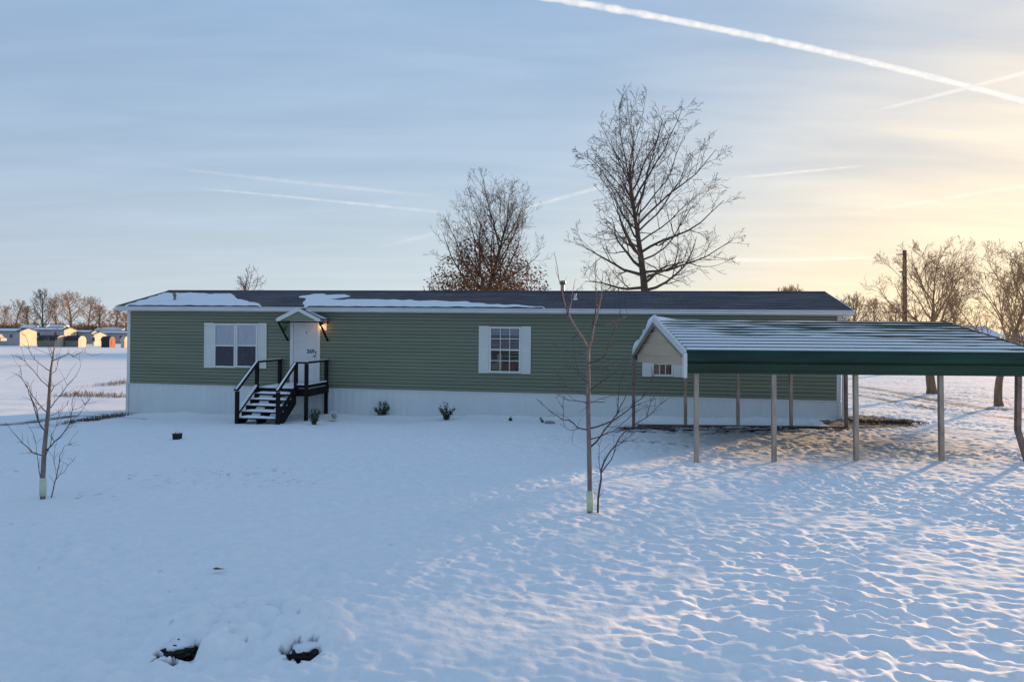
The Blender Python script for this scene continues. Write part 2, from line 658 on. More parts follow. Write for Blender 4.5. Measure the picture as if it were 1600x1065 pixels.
    s = seg_mask(X, Y, gp([(1000, 690), (1075, 697)]), 0.10, 0.9)
    soil = np.maximum(soil, s * brk2)
    # brown strip at the left edge and mulch bank by the corner of the house
    s = seg_mask(X, Y, gp([(-60, 668), (20, 662), (62, 656), (110, 651)]), 0.34, 0.6)
    soil = np.maximum(soil, s * (0.55 + 0.45 * brk))
    s = seg_mask(X, Y, gp([(80, 666), (120, 660), (150, 650), (196, 645)]), 0.55, 0.9)
    soil = np.maximum(soil, s * brk2 * 1.1)
    s = seg_mask(X, Y, gp([(196, 652), (228, 654)]), 0.09, 0.8)
    soil = np.maximum(soil, s)
    for (a, b, r_) in [(20, 690, .15), (25, 735, .12), (110, 775, .12), (150, 774, .08), (362, 750, .3), (355, 736, .25), (245, 745, .2), (405, 671, .1),
                       (372, 672, .12), (300, 757, .2), (360, 755, .12), (455, 757, .15)]:
        p = onground(a, b)
        d = np.hypot((X - p.x) / 2.0, Y - p.y)
        soil = np.maximum(soil, np.clip(1.6 - 1.3 * d / (r_ * 2.0), 0, 1) * np.clip((perlin(X * 8 + 3, Y * 13, 96) + 0.6 * perlin(X * 19, Y * 27, 97) - 0.60) * 4, 0, 0.65))
    # tufts at the back left
    for (a, b, c_, d_, r_) in [(98, 617, 196, 620, .8), (170, 602, 200, 596, 1.0), (-20, 575, 40, 570, 1.6)]:
        s = seg_mask(X, Y, gp([(a, b), (c_, d_)]), r_, 0.9)
        soil = np.maximum(soil, s * brk * 0.55)
    # soil speckle holes in the foreground snow, some painted as shaded crevices
    far_l = np.clip((Y - 2) / 1, 0, 1)
    sp = perlin(X * 19, Y * 19, 77) + 0.6 * perlin(X * 37, Y * 37, 78)
    cl = np.clip(perlin(X * 0.7, Y * 0.7, 79) * 3.0 - 0.5, 0, 1)
    pc = onground(390, 985)
    cl = np.maximum(cl, np.exp(-((X - pc.x) / 0.6) ** 2 - ((Y - pc.y) / 0.35) ** 2) * 1.5)  # denser dots here paint in the dark crevices between snow lumps
    soil = np.maximum(soil, np.clip((sp - 0.90) * 4.0, 0, 0.85) * cl * np.clip((14 - Y) / 5, 0, 1))
    for (px, py, r_) in [(283, 1018, .115), (472, 1020, .10), (277, 1008, .05), (486, 1010, .04)]:
        p = onground(px, py)
        d = np.hypot(X - p.x, (Y - p.y) * 1.3)
        soil = np.maximum(soil, np.clip((r_ * (1 + 1.0 * fbm(X * 11, Y * 16, 90, 3)) - d) / (r_ * .18), 0, 1))
    # carport ground at the right: thin snow with grass poking through
    p = onground(1480, 690)
    thin = np.exp(-((X - p.x) / 2.6) ** 2 - ((Y - p.y) / 1.6) ** 2)
    soil = np.maximum(soil, np.clip(perlin(X * 5, Y * 8, 83) * 1.8 - 0.45, 0, 0.6) * thin)
    # dead grass: brown patch past the right end of the house, wheel tracks
    grass = np.zeros_like(X)
    nx_w, ny_w = 0.25 * fbm(X * 1.5, Y * 0.8, 91, 4), 0.6 * fbm(X * 1.5, Y * 0.8, 92, 4)
    s = inpoly(X + nx_w, Y + ny_w, gp([(1300, 649), (1350, 649.5), (1410, 653), (1445, 661), (1440, 664), (1400, 669), (1300, 671)])) * (0.8 + 0.2 * brk)
    grass = np.maximum(grass, s)
    s = seg_mask(X, Y, gp([(1420, 664), (1480, 668), (1560, 674)]), 0.22, 0.9) * brk
    grass = np.maximum(grass, s)
    for pts, wd in [([(1330, 603), (1390, 611), (1460, 624), (1530, 636), (1620, 645)], .42),
                    ([(1330, 616), (1380, 624), (1450, 637), (1530, 648), (1620, 658)], .36),
                    ([(1340, 611), (1420, 622), (1500, 634), (1620, 640)], .25),
                    ([(1460, 620), (1540, 628), (1620, 632)], .25)]:
        s = seg_mask(X, Y, gp(pts), wd, 0.9) * (0.5 + 0.5 * brk)
        grass = np.maximum(grass, s)
    Z = Z - 0.03 * np.clip(soil, 0, 1) * np.clip((40 - Y) / 10, 0, 1) - 0.02 * grass * np.clip((40 - Y) / 10, 0, 1)

    me = bpy.data.meshes.new('snowy_ground')
    nv = nr * nc
    me.vertices.add(nv)
    co = np.stack([X, Y, Z], -1).reshape(-1)
    me.vertices.foreach_set('co', co)
    i = np.arange(nr - 1)[:, None] * nc + np.arange(nc - 1)[None, :]
    quads = np.stack([i, i + 1, i + nc + 1, i + nc], -1).reshape(-1)
    nf = (nr - 1) * (nc - 1)
    me.loops.add(nf * 4)
    me.polygons.add(nf)
    me.loops.foreach_set('vertex_index', quads)
    me.polygons.foreach_set('loop_start', np.arange(nf) * 4)
    me.polygons.foreach_set('use_smooth', np.ones(nf, bool))
    me.update(calc_edges=True)
    for nm, arr in (('soil', soil), ('grass', grass)):
        at_ = me.attributes.new(nm, 'FLOAT', 'POINT')
        at_.data.foreach_set('value', arr.reshape(-1).astype(np.float32))
    m_ = bpy.data.materials.new('snow_ground')
    m_.use_nodes = True
    tt = m_.node_tree
    b = tt.nodes['Principled BSDF']
    b.inputs['Roughness'].default_value = 0.9
    b.inputs['Specular IOR Level'].default_value = 0.04
    tcn = tt.nodes.new('ShaderNodeTexCoord')
    nz = tt.nodes.new('ShaderNodeTexNoise')
    nz.inputs['Scale'].default_value = 9.0
    nz.inputs['Detail'].default_value = 8
    nz.inputs['Roughness'].default_value = 0.65
    tt.links.new(tcn.outputs['Object'], nz.inputs['Vector'])
    rp = tt.nodes.new('ShaderNodeValToRGB')
    rp.color_ramp.elements[0].position = 0.3
    rp.color_ramp.elements[0].color = (0.77, 0.795, 0.825, 1)
    rp.color_ramp.elements[1].position = 0.65
    rp.color_ramp.elements[1].color = (0.845, 0.865, 0.88, 1)
    tt.links.new(nz.outputs[0], rp.inputs[0])
    nz2 = tt.nodes.new('ShaderNodeTexNoise')
    nz2.inputs['Scale'].default_value = 34.0
    nz2.inputs['Detail'].default_value = 5
    tt.links.new(tcn.outputs['Object'], nz2.inputs['Vector'])
    col_prev = rp.outputs[0]
    for nm, ca_, cb_ in (('soil', (0.018, 0.013, 0.011), (0.060, 0.045, 0.036)), ('grass', (0.07, 0.045, 0.024), (0.20, 0.14, 0.06))):
        an = tt.nodes.new('ShaderNodeAttribute')
        an.attribute_name = nm
        r2 = tt.nodes.new('ShaderNodeValToRGB')
        r2.color_ramp.elements[0].position = 0.35
        r2.color_ramp.elements[0].color = (*ca_, 1)
        r2.color_ramp.elements[1].position = 0.65
        r2.color_ramp.elements[1].color = (*cb_, 1)
        tt.links.new(nz2.outputs[0], r2.inputs[0])
        mx = tt.nodes.new('ShaderNodeMix')
        mx.data_type = 'RGBA'
        tt.links.new(an.outputs['Fac'], mx.inputs[0])
        tt.links.new(col_prev, mx.inputs[6])
        tt.links.new(r2.outputs[0], mx.inputs[7])
        col_prev = mx.outputs[2]
    tt.links.new(col_prev, b.inputs['Base Color'])
    bp = tt.nodes.new('ShaderNodeBump')
    bp.inputs['Strength'].default_value = 0.5
    bp.inputs['Distance'].default_value = 0.012
    nz3 = tt.nodes.new('ShaderNodeTexNoise')
    nz3.inputs['Scale'].default_value = 22.0
    nz3.inputs['Detail'].default_value = 4
    tt.links.new(tcn.outputs['Object'], nz3.inputs['Vector'])
    tt.links.new(nz3.outputs[0], bp.inputs['Height'])
    tt.links.new(bp.outputs[0], b.inputs['Normal'])
    me.materials.append(m_)
    o = bpy.data.objects.new('snowy_ground', me)
    col.objects.link(o)
    tag(o, 'snow covered lawn and fields with bare soil showing in places', kind='structure')


ground()


def sky_trail(name, px0, px1, width, dens, label, seed, curve=0.0, ragged=0.0, alt=9000.0):
    """a long vapour trail high in the air, a real tube with a soft edge"""
    random.seed(seed)
    a = CAM + ray(*px0) * 1.0
    b = CAM + ray(*px1) * 1.0
    pts = []
    n = 90
    rad = []
    for i in range(n + 1):
        t = i / n
        x = px0[0] + (px1[0] - px0[0]) * t
        y = px0[1] + (px1[1] - px0[1]) * t + curve * 4 * t * (1 - t)
        d = ray(x, y)
        d.normalize()
        k = 14000.0
        pts.append(CAM + d * k)
        wv = width[0] + (width[1] - width[0]) * t
        rad.append(wv * 0.5 / F * k * (1 + ragged * random.uniform(-.35, .35)))
    mb = MB()
    mb.tube(pts, rad, 20, cap=False)
    m_ = bpy.data.materials.new('vapour')
    m_.use_nodes = True
    t = m_.node_tree
    for q in list(t.nodes):
        t.nodes.remove(q)
    o_ = t.nodes.new('ShaderNodeOutputMaterial')
    tr = t.nodes.new('ShaderNodeBsdfTransparent')
    em = t.nodes.new('ShaderNodeBsdfTranslucent')
    df = t.nodes.new('ShaderNodeBsdfDiffuse')
    em.inputs[0].default_value = (0.78, 0.90, 1, 1)
    df.inputs[0].default_value = (0.78, 0.90, 1, 1)
    ms = t.nodes.new('ShaderNodeMixShader')
    ms.inputs[0].default_value = 0.5
    t.links.new(em.outputs[0], ms.inputs[1])
    t.links.new(df.outputs[0], ms.inputs[2])
    mix = t.nodes.new('ShaderNodeMixShader')
    lw = t.nodes.new('ShaderNodeLayerWeight')
    lw.inputs[0].default_value = 0.5
    inv_ = t.nodes.new('ShaderNodeMath')
    inv_.operation = 'SUBTRACT'
    inv_.inputs[0].default_value = 1.0
    t.links.new(lw.outputs['Facing'], inv_.inputs[1])
    pw = t.nodes.new('ShaderNodeMath')
    pw.operation = 'POWER'
    pw.inputs[1].default_value = 1.6
    t.links.new(inv_.outputs[0], pw.inputs[0])
    tcn = t.nodes.new('ShaderNodeTexCoord')
    nz = t.nodes.new('ShaderNodeTexNoise')
    nz.inputs['Scale'].default_value = 1.0 / 260.0
    nz.inputs['Detail'].default_value = 5
    t.links.new(tcn.outputs['Object'], nz.inputs['Vector'])
    mr = t.nodes.new('ShaderNodeMapRange')
    mr.inputs['From Min'].default_value = 0.3
    mr.inputs['From Max'].default_value = 0.65
    mr.inputs['To Min'].default_value = 0.25 * dens
    mr.inputs['To Max'].default_value = 1.0 * dens
    t.links.new(nz.outputs[0], mr.inputs[0])
    ml = t.nodes.new('ShaderNodeMath')
    ml.operation = 'MULTIPLY'
    ml.use_clamp = True
    t.links.new(pw.outputs[0], ml.inputs[0])
    t.links.new(mr.outputs[0], ml.inputs[1])
    # the trail thins out towards both ends
    at_n = t.nodes.new('ShaderNodeAttribute')
    at_n.attribute_name = 'ends'
    m2 = t.nodes.new('ShaderNodeMath')
    m2.operation = 'MULTIPLY'
    t.links.new(ml.outputs[0], m2.inputs[0])
    t.links.new(at_n.outputs['Fac'], m2.inputs[1])
    t.links.new(m2.outputs[0], mix.inputs[0])
    t.links.new(tr.outputs[0], mix.inputs[1])
    t.links.new(ms.outputs[0], mix.inputs[2])
    t.links.new(mix.outputs[0], o_.inputs[0])
    o = mb.build(name, m_, smooth=True)
    at_ = o.data.attributes.new('ends', 'FLOAT', 'POINT')
    vals = []
    for i in range(n + 1):
        t_ = i / n
        e = 1.0
        if 0 < px0[0] and px0[1] > 0:
            e = min(e, t_ / 0.25)
        if px1[0] < 1600:
            e = min(e, (1 - t_) / 0.25)
        vals += [max(0.0, e)] * 20
    at_.data.foreach_set('value', vals)
    tag(o, label, 'vapour trail')
    return o


sky_trail('contrail', (790, -14), (1680, 180), (12, 8), 0.8, 'broad bright white vapour trail slanting across the upper sky over the tall tree', 1, curve=-14, ragged=0.4)
sky_trail('contrail', (225, 257), (690, 307), (7, 8), 0.16, 'faint upper one of two parallel vapour trails above the long roof', 2, curve=2)
sky_trail('contrail', (255, 289), (720, 335), (4, 6), 0.30, 'thin sharper lower one of two parallel vapour trails above the long roof', 3, curve=-1)
sky_trail('contrail', (590, 388), (1010, 272), (9, 7), 0.2, 'vapour trail rising between the leafy tree and the tall bare tree', 4, curve=1)
sky_trail('contrail', (1130, 280), (1360, 258), (6, 5), 0.2, 'short pale vapour trail just beyond the tall bare tree', 5)
sky_trail('contrail', (1345, 178), (1680, 92), (6, 8), 0.22, 'thin vapour trail crossing under the broad bright one', 6, curve=2)
sky_trail('contrail', (1320, 336), (1600, 290), (7, 6), 0.13, 'faint warm vapour trail high above the utility pole', 7)
sky_trail('contrail', (1040, 402), (1420, 398), (11, 5), 0.25, 'low yellowish streak of vapour just above the roof ridge beside the pole', 8, curve=6)

# ------------------------------------------------------------------ THE HOUSE
house = thing('mobile_home', 'long single storey sage green mobile home with white skirting and dark shingled roof', 'mobile home', mw=HM)
DEP = 4.2
Z0, Z1 = 0.30, 2.46          # siding
EV, ER = -0.22, 2.63         # eave edge v, z
RV, RZ = 2.1, 3.19
mb = MB()
nl = 22
pitch = (Z1 - Z0) / nl
for i in range(nl):
    z = Z0 + i * pitch
    nseg = 70
    us_ = np.linspace(0, HL, nseg + 1)
    wv = 0.004 * perlin(us_ * 0.9 + i * 0.17, us_ * 0 + i * 0.6, 71) + 0.0025 * perlin(us_ * 3.1, us_ * 0 + i * 2.3, 72)
    vs_ = []
    for u_, w0_ in zip(us_, wv):
        vs_ += [(u_, 0.0, z), (u_, -0.028 + w0_, z + w0_ * .5), (u_, -0.022 + w0_, z + pitch * .78), (u_, 0.0, z + pitch * .85), (u_, 0.0, z + pitch)]
    mb.add(vs_, [(k * 5 + j, k * 5 + j + 5, k * 5 + j + 6, k * 5 + j + 1) for k in range(nseg) for j in (0, 1, 2, 3)])
mb.box(0.003, HL - 0.003, 0.004, DEP, Z0, Z1 + 0.10)
# gable ends
for x0, x1 in ((0.0, 0.05), (HL - 0.05, HL)):
    mb.prism([(0.0, Z1 + 0.1), (DEP, Z1 + 0.1), (RV, RZ - 0.10)], 'x', x0, x1)
mb.build('wall', M['siding'], house)
# skirting with ribs, its foot following the ground
mb = MB()
n = 400
prev = None
for i in range(n + 1):
    u = HL * i / n
    ph = i % 4
    v = -0.034 if ph in (0, 1) else -0.041
    zb = hground(u, 0) - 0.35
    pt = [(u, v, zb), (u, v, Z0)]
    if prev:
        mb.add([prev[0], pt[0], pt[1], prev[1]], [(0, 1, 2, 3)])
    prev = pt
mb.box(0, HL, 0.0, DEP, -1.4, Z0 - 0.004)
mb.build('skirting', M['skirting'], house)
mb = MB()
mb.box(-0.02, HL + 0.02, -0.055, -0.002, Z0 - 0.028, Z0 + 0.004)
mb.build('skirting_rail', M['white_trim'], house)
mb = MB()
mb.box(-0.03, 0.075, -0.035, 0.1, Z0 + 0.005, Z1)
mb.box(-0.03, 0.05, -0.065, 0.1, -1.3, Z0 - 0.03)
mb.build('corner_trim', M['white_vinyl'], house, bevel=0.006)
mb = MB()
mb.box(HL - 0.075, HL + 0.03, -0.035, 0.1, Z0 + 0.005, Z1)
mb.box(HL - 0.05, HL + 0.03, -0.065, 0.1, -1.0, Z0 - 0.03)
mb.build('corner_trim', M['white_vinyl'], house, bevel=0.006)
# soffit + fascia / gutter
U0, U1 = -0.20, HL + 0.22
mb = MB()
mb.box(U0, U1, EV, 0.02, Z1, Z1 + 0.02)
mb.box(U0, U1, DEP - 0.02, DEP + 0.22, Z1, Z1 + 0.02)
mb.build('soffit', M['white_vinyl'], house)
mb = MB()
mb.prism([(EV - 0.085, Z1 + 0.03), (EV - 0.004, Z1 + 0.005), (EV - 0.004, ER - 0.03), (EV - 0.10, ER - 0.03), (EV - 0.10, ER - 0.055), (EV - 0.07, Z1 + 0.09)], 'x', U0 - 0.03, U1 + 0.03)
mb.build('gutter', M['white_trim'], house, bevel=0.004)
# roof slabs
roof = None
mb = MB()
th = 0.05
mb.prism([(EV - 0.04, ER - 0.015), (RV, RZ), (DEP + 0.26, ER - 0.015), (DEP + 0.26, ER - 0.015 - th), (RV, RZ - th), (EV - 0.04, ER - 0.015 - th)], 'x', U0, U1)
roof = mb.build('roof', M['shingle'], house)
mb = MB()
mb.prism([(RV - 0.13, RZ - 0.022), (RV, RZ + 0.022), (RV + 0.13, RZ - 0.022), (RV, RZ + 0.002)], 'x', U0, U1)
mb.build('ridge_cap', M['shingle'], roof)
for u in (U0 - 0.022, U1 + 0.002):
    mb = MB()
    mb.prism([(EV - 0.04, ER - 0.01), (RV, RZ + 0.004), (DEP + 0.26, ER - 0.01), (DEP + 0.26, ER - 0.13), (RV, RZ - 0.12), (EV - 0.04, ER - 0.13)], 'x', u, u + 0.02)
    mb.build('rake_board', M['white_vinyl'], roof)
# downspouts at the right corner and thin one left
for uu, nm in ((HL + 0.075, 'downspout'),):
    mb = MB()
    zb = hground(uu, 0) + 0.05
    mb.tube([(uu, EV - 0.03, Z1 + 0.02), (uu, EV + 0.0, Z1 - 0.07), (uu, -0.06, Z1 - 0.24), (uu, -0.06, Z1 - 0.3), (uu, -0.06, zb + 0.1), (uu, -0.18, zb)], 0.036, 8)
    mb.build(nm, M['white_vinyl'], house, smooth=False)


def rp_(px, py):
    """pixel -> (u, v) on the front roof plane"""
    d = HI.to_3x3() @ ray(px, py)
    c = HI @ CAM
    ez = ER - 0.015
    sl = (RZ - ez) / (RV - (EV - 0.04))
    # z = ez + sl*(v-(EV-.04))
    t = (ez + sl * (c.y - (EV - 0.04)) - c.z) / (d.z - sl * d.y)
    p = c + d * t
    return p.x, p.y


def roof_z(v):
    ez = ER - 0.015
    return ez + (RZ - ez) / (RV - (EV - 0.04)) * (v - (EV - 0.04))


# vents on the roof
def vent(px, py, h, r, m_, cap, v=None, label=None):
    u, vv = rp_(px, py)
    if v is not None:
        vv = v
        u, _ = hp(px, py, v)
    z = roof_z(vv) if vv < RV else RZ - 0.04 * (vv - RV) * 5
    mb = MB()
    prof = [(r * 1.9, -0.05), (r * 1.9, 0.0), (r * 1.15, 0.04), (r, 0.05), (r, h)]
    if cap:
        prof += [(r * 1.25, h), (r * 1.7, h + 0.05), (r * 1.7, h + 0.10), (r * 0.8, h + 0.13)]
    mb.lathe(prof, 14, (u, vv, z))
    mb.build('roof_vent', m_, roof, smooth=False)
    return u, vv, z


vent(879, 456, 0.28, 0.06, M['galv'], True, v=2.4)
vent(899, 468, 0.16, 0.04, M['white_vinyl'], False)
vent(273, 470, 0.13, 0.035, M['galv'], True)


# snow lying on the roof: height-field patches
def field_snow(name, U, V, inside, zf, thick, label, M4, seed, noise=0.03):
    """snow as a solid skin on a surface z = zf(u,v)"""
    d = inside.astype(float)
    for k in range(3):
        p = np.pad(d, 1, mode='edge')
        d = (p[:-2, 1:-1] + p[2:, 1:-1] + p[1:-1, :-2] + p[1:-1, 2:] + p[1:-1, 1:-1] * 2) / 6
    t_ = np.clip((d - 0.15) / 0.6, 0, 1) ** 0.6
    Z = zf(U, V) + 0.004 + t_ * thick * (1 + 0.5 * perlin(U * 2.5, V * 2.5, seed)) - (t_ <= 0) * 0.0
    nr, nc = U.shape
    keep = d > 0.15
    idx = -np.ones(U.shape, int)
    mbv = []
    mb = MB()
    fac = keep[:-1, :-1] | keep[1:, :-1] | keep[:-1, 1:] | keep[1:, 1:]
    need = np.zeros(U.shape, bool)
    need[:-1, :-1] |= fac
    need[1:, :-1] |= fac
    need[:-1, 1:] |= fac
    need[1:, 1:] |= fac
    idx[need] = np.arange(need.sum())
    Zs = np.where(keep, Z, zf(U, V) - 0.006)
    mb.v = [tuple(p) for p in np.stack([U[need], V[need], Zs[need]], -1)]
    for i, j in np.argwhere(fac):
        mb.f.append((idx[i, j], idx[i, j + 1], idx[i + 1, j + 1], idx[i + 1, j]))
    o = mb.build(name, M['snow'], None, smooth=True)
    o.matrix_world = M4
    tag(o, label, kind='stuff')
    return o


polys = [
    [(200, 477), (256, 459), (300, 458.6), (340, 460), (362, 460), (367, 466), (382, 471), (404, 475.5), (404, 482), (200, 482)],
    [(473, 464), (484, 461), (505, 459.5), (512, 461.5), (536, 461), (548, 462.5), (530, 465.5), (508, 467), (520, 470), (560, 469), (640, 470), (700, 471.5), (740, 474), (780, 477), (850, 480), (850, 484), (486, 484), (478, 472)],
]
for k, pl in enumerate(polys):
    pp = [rp_(*p) for p in pl]
    us = [p[0] for p in pp]
    u0, u1 = max(min(us), U0 + 0.02), max(us)
    uu = np.arange(u0 - 0.1 if k else u0, u1 + 0.1, 0.035)
    vv = np.arange(EV - 0.115, RV - 0.03, 0.03)
    U, V = np.meshgrid(uu, vv)
    ins = inpoly(U + 0.14 * fbm(U * 2.2, V * 2.2, 5, 5), V + 0.10 * fbm(U * 2.6, V * 2.6, 9, 5), pp)
    field_snow('roof_snow', U, V, ins, lambda a, b: roof_z(b), 0.032,
               ['smooth white snow patch covering the far end of the shingled roof beside its small vent',
                'long white tongue of snow along the eave above the front door'][k], HM, 30 + k)


# ---- windows
def window(px0, px1, py0, py1, cols, rows, kind, shutL, shutR, label):
    """framed sash window; px/py outer frame edges at the wall"""
    u0, z1 = hp(px0, py0)
    u1, z0 = hp(px1, py1)
    fr = MB()
    f = 0.055
    yo, yi = -0.062, -0.022
    fr.box(u0, u0 + f, yo, yi, z0, z1)
    fr.box(u1 - f, u1, yo, yi, z0, z1)
    fr.box(u0 + f, u1 - f, yo, yi, z0, z0 + f)
    fr.box(u0 + f, u1 - f, yo, yi, z1 - f, z1)
    zm = (z0 + z1) / 2
    fr.box(u0 + f, u1 - f, yo + 0.006, yi, zm - 0.022, zm + 0.022)
    w_ = fr.build('window', M['white_vinyl'], house, bevel=0.004)
    if label:
        w_['label'] = label
    a, b, c, d = u0 + f, u1 - f, z0 + f, z1 - f
    if cols > 1:
        mu = MB()
        for i in range(1, cols):
            x = a + (b - a) * i / cols
            mu.box(x - 0.009, x + 0.009, -0.052, -0.045, c, zm - 0.022)
            mu.box(x - 0.009, x + 0.009, -0.052, -0.045, zm + 0.022, d)
        for (q0, q1) in ((c, zm - 0.022), (zm + 0.022, d)):
            z = (q0 + q1) / 2
            mu.box(a, b, -0.053, -0.0445, z - 0.009, z + 0.009)
        mu.build('muntin', M['white_vinyl'], w_)
    gl = MB()
    gl.box(a, b, -0.0435, -0.041, c, d)
    gl.build('pane', PANE, w_)
    back = MB()
    back.box(a, b, -0.026, -0.020, c, d)  # dark sheet painted as the gloom of the unlit room
    back.build('backing', M['room_dark'], w_)
    if kind == 'curtain':
        cu = MB()
        n_ = 60
        for (q0, q1, mm, nm) in ((zm + 0.01, d, M['curtain'], 'curtain'), (c, zm - 0.01, M['dark_curtain'], 'lower_curtain')):
            cu = MB()
            pr = None
            for i in range(n_ + 1):
                x = a + (b - a) * i / n_
                y = -0.0325 + 0.004 * math.sin(i * 1.1) + 0.001 * math.sin(i * 2.7)
                pt = [(x, y, q0), (x, y, q1)]
                if pr:
                    cu.add([pr[0], pt[0], pt[1], pr[1]], [(0, 1, 2, 3)])
                pr = pt
            cu.build(nm, mm, w_, smooth=True)
    elif kind == 'blind':
        bl = MB()
        nslat = 17
        for i in range(nslat):
            z = d - 0.01 - i * (d - zm) / nslat * 1.0
            full = 1.0 if i < 5 else 1.0
            hgt = 0.030 if i < 5 else 0.011
            bl.box(a + 0.01, b - 0.01, -0.037, -0.033, z - hgt, z)
        bl.build('blind', M['blind'], w_)
        rs = MB()
        rs.box(a + (b - a) * .62, b - 0.03, -0.034, -0.028, c + 0.02, c + (zm - c) * .48)
        rs.box(a + (b - a) * .42, a + (b - a) * .60, -0.033, -0.028, c + 0.02, c + (zm - c) * .30)
        rs.build('red_cushion', M['room_red'], w_)
        ts = MB()
        ts.box(a + 0.02, a + (b - a) * .30, -0.034, -0.028, c + 0.03, c + (zm - c) * .33)
        ts.box(a + (b - a) * .22, a + (b - a) * .40, -0.033, -0.028, c + 0.03, c + (zm - c) * .8)
        ts.build('lamp_shade', M['room_tan'], w_)
    for (s0, s1) in ((shutL, None), (None, shutR)):
        if s0 is None and s1 is None:
            continue
        if s0 is not None:
            x0, x1 = hp(s0, py0)[0], u0 - 0.006
        else:
            x0, x1 = u1 + 0.006, hp(s1, py0)[0]
        sh = MB()
        arch = rows == 4
        zt0 = z1 - 0.0
        pts = [(x0, z0 - 0.01), (x1, z0 - 0.01), (x1, zt0 + 0.015)]
        pts += [(x0, zt0 + 0.015)]
        sh.prism([(p, q) for p, q in pts], 'y', -0.046, -0.021)
        # raised stiles and rails leaving two recessed panels
        e = 0.035
        hz = (z0 + zt0) / 2
        for (aa, bb, cc, dd) in ((x0, x0 + e, z0 - 0.01, zt0 + 0.015), (x1 - e, x1, z0 - 0.01, zt0 + 0.015), (x0 + e, x1 - e, z0 - 0.01, z0 + 0.04),
                                 (x0 + e, x1 - e, zt0 - 0.035, zt0 + 0.015), (x0 + e, x1 - e, hz - 0.03, hz + 0.03)):
            sh.box(aa, bb, -0.056, -0.0445, cc, dd)
        nslat = 30
        for i in range(nslat):
            z = z0 + 0.045 + (zt0 - 0.04 - z0 - 0.045) * i / nslat
            if abs(z - hz) < 0.04:
                continue
            sh.add([(x0 + e, -0.0465, z), (x1 - e, -0.0465, z), (x1 - e, -0.053, z + 0.006), (x0 + e, -0.053, z + 0.006), (x0 + e, -0.0465, z + 0.02), (x1 - e, -0.0465, z + 0.02)],
                   [(0, 1, 2, 3), (3, 2, 5, 4)])
        sh.build('shutter', M['white_vinyl'], w_)
    return w_


def pane_mat():
    m_ = bpy.data.materials.new('pane')
    m_.use_nodes = True
    t = m_.node_tree
    for q in list(t.nodes):
        t.nodes.remove(q)
    o_ = t.nodes.new('ShaderNodeOutputMaterial')
    tr = t.nodes.new('ShaderNodeBsdfTransparent')
    tr.inputs[0].default_value = (0.90, 0.92, 0.95, 1)
    gs = t.nodes.new('ShaderNodeBsdfGlossy')
    gs.inputs['Roughness'].default_value = 0.05
    fr = t.nodes.new('ShaderNodeFresnel')
    fr.inputs[0].default_value = 1.35
    mx = t.nodes.new('ShaderNodeMixShader')
    t.links.new(fr.outputs[0], mx.inputs[0])
    t.links.new(tr.outputs[0], mx.inputs[1])
    t.links.new(gs.outputs[0], mx.inputs[2])
    t.links.new(mx.outputs[0], o_.inputs[0])
    return m_


PANE = pane_mat()
window(336, 369.3, 505, 574.5, 1, 2, 'curtain', 321, None, 'sash window with one shutter, lace above and dark curtain below')
window(370.3, 403.5, 505, 574.5, 1, 2, 'curtain', None, 418, 'sash window with one shutter nearest the door, dark curtain below')
window(765, 814, 510, 583, 3, 4, 'blind', 749, 830, 'grid window with half lowered blind between two shutters')
w3 = window(1018.5, 1052, 516, 588, 3, 4, 'blind', 1004, 1068, 'grid window half hidden behind the carport gable')

# ---- front door
du0, dz1 = hp(455, 498)
du1, dz0 = hp(500.5, 603)
fr = MB()
jw = 0.09
fr.box(du0, du0 + jw, -0.060, -0.020, dz0, dz1)
fr.box(du1 - jw, du1, -0.060, -0.020, dz0, dz1)
fr.box(du0 + jw, du1 - jw, -0.060, -0.020, dz1 - jw, dz1)
fr.box(du0 + jw * .8, du1 - jw * .8, -0.09, -0.020, dz0 - 0.03, dz0 + 0.02)
door = fr.build('door_frame', M['white_vinyl'], house, bevel=0.005)
mb = MB()
mb.box(du0 + jw + .004, du1 - jw - .004, -0.036, -0.021, dz0 + 0.02, dz1 - jw - .004)
leaf = mb.build('door', M['white_trim'], house)
mb = MB()
cx = (du0 + du1) / 2
a, b = du0 + jw + 0.07, du1 - jw - 0.07
for (zz0, zz1) in ((dz0 + 0.15, dz0 + 0.75), (dz0 + 0.86, dz1 - jw - 0.12)):
    for (q0, q1, w0, w1) in ((a, b, zz0, zz0 + .016), (a, b, zz1 - .016, zz1), (a, a + .016, zz0 + .016, zz1 - .016), (b - .016, b, zz0 + .016, zz1 - .016)):
        mb.box(q0, q1, -0.041, -0.035, w0, w1)
mb.build('door_moulding', M['white_vinyl'], leaf)
mb = MB()
ku, kz = hp(480, 519)
mb.box(ku - .012, ku + .012, -0.044, -0.035, kz - .03, kz + .02)
mb.build('door_viewer', M['black_metal'], leaf)
mb = MB()
ku = du1 - jw - 0.065
mb.lathe([(0.02, 0), (0.02, 0.012), (0.012, 0.03), (0.028, 0.05), (0.024, 0.07)], 12)
kn = mb.build('door_handle', M['galv'], leaf, smooth=True)
kn.location = (ku, -0.036, dz0 + 0.86)
kn.rotation_euler = (R(90), 0, 0)


def text(s, size, u, z, name, parent):
    c = bpy.data.curves.new(name, 'FONT')
    c.body = s
    c.size = size
    c.extrude = 0.004
    c.offset = size * 0.02
    o = bpy.data.objects.new(name, c)
    col.objects.link(o)
    dg = bpy.context.evaluated_depsgraph_get()
    me = bpy.data.meshes.new_from_object(o.evaluated_get(dg))
    bpy.data.objects.remove(o)
    o2 = bpy.data.objects.new(name, me)
    me.materials.clear()
    me.materials.append(M['number'])
    col.objects.link(o2)
    o2.parent = parent
    o2.location = (u, -0.0405, z)
    o2.rotation_euler = (R(90), 0, 0)
    return o2


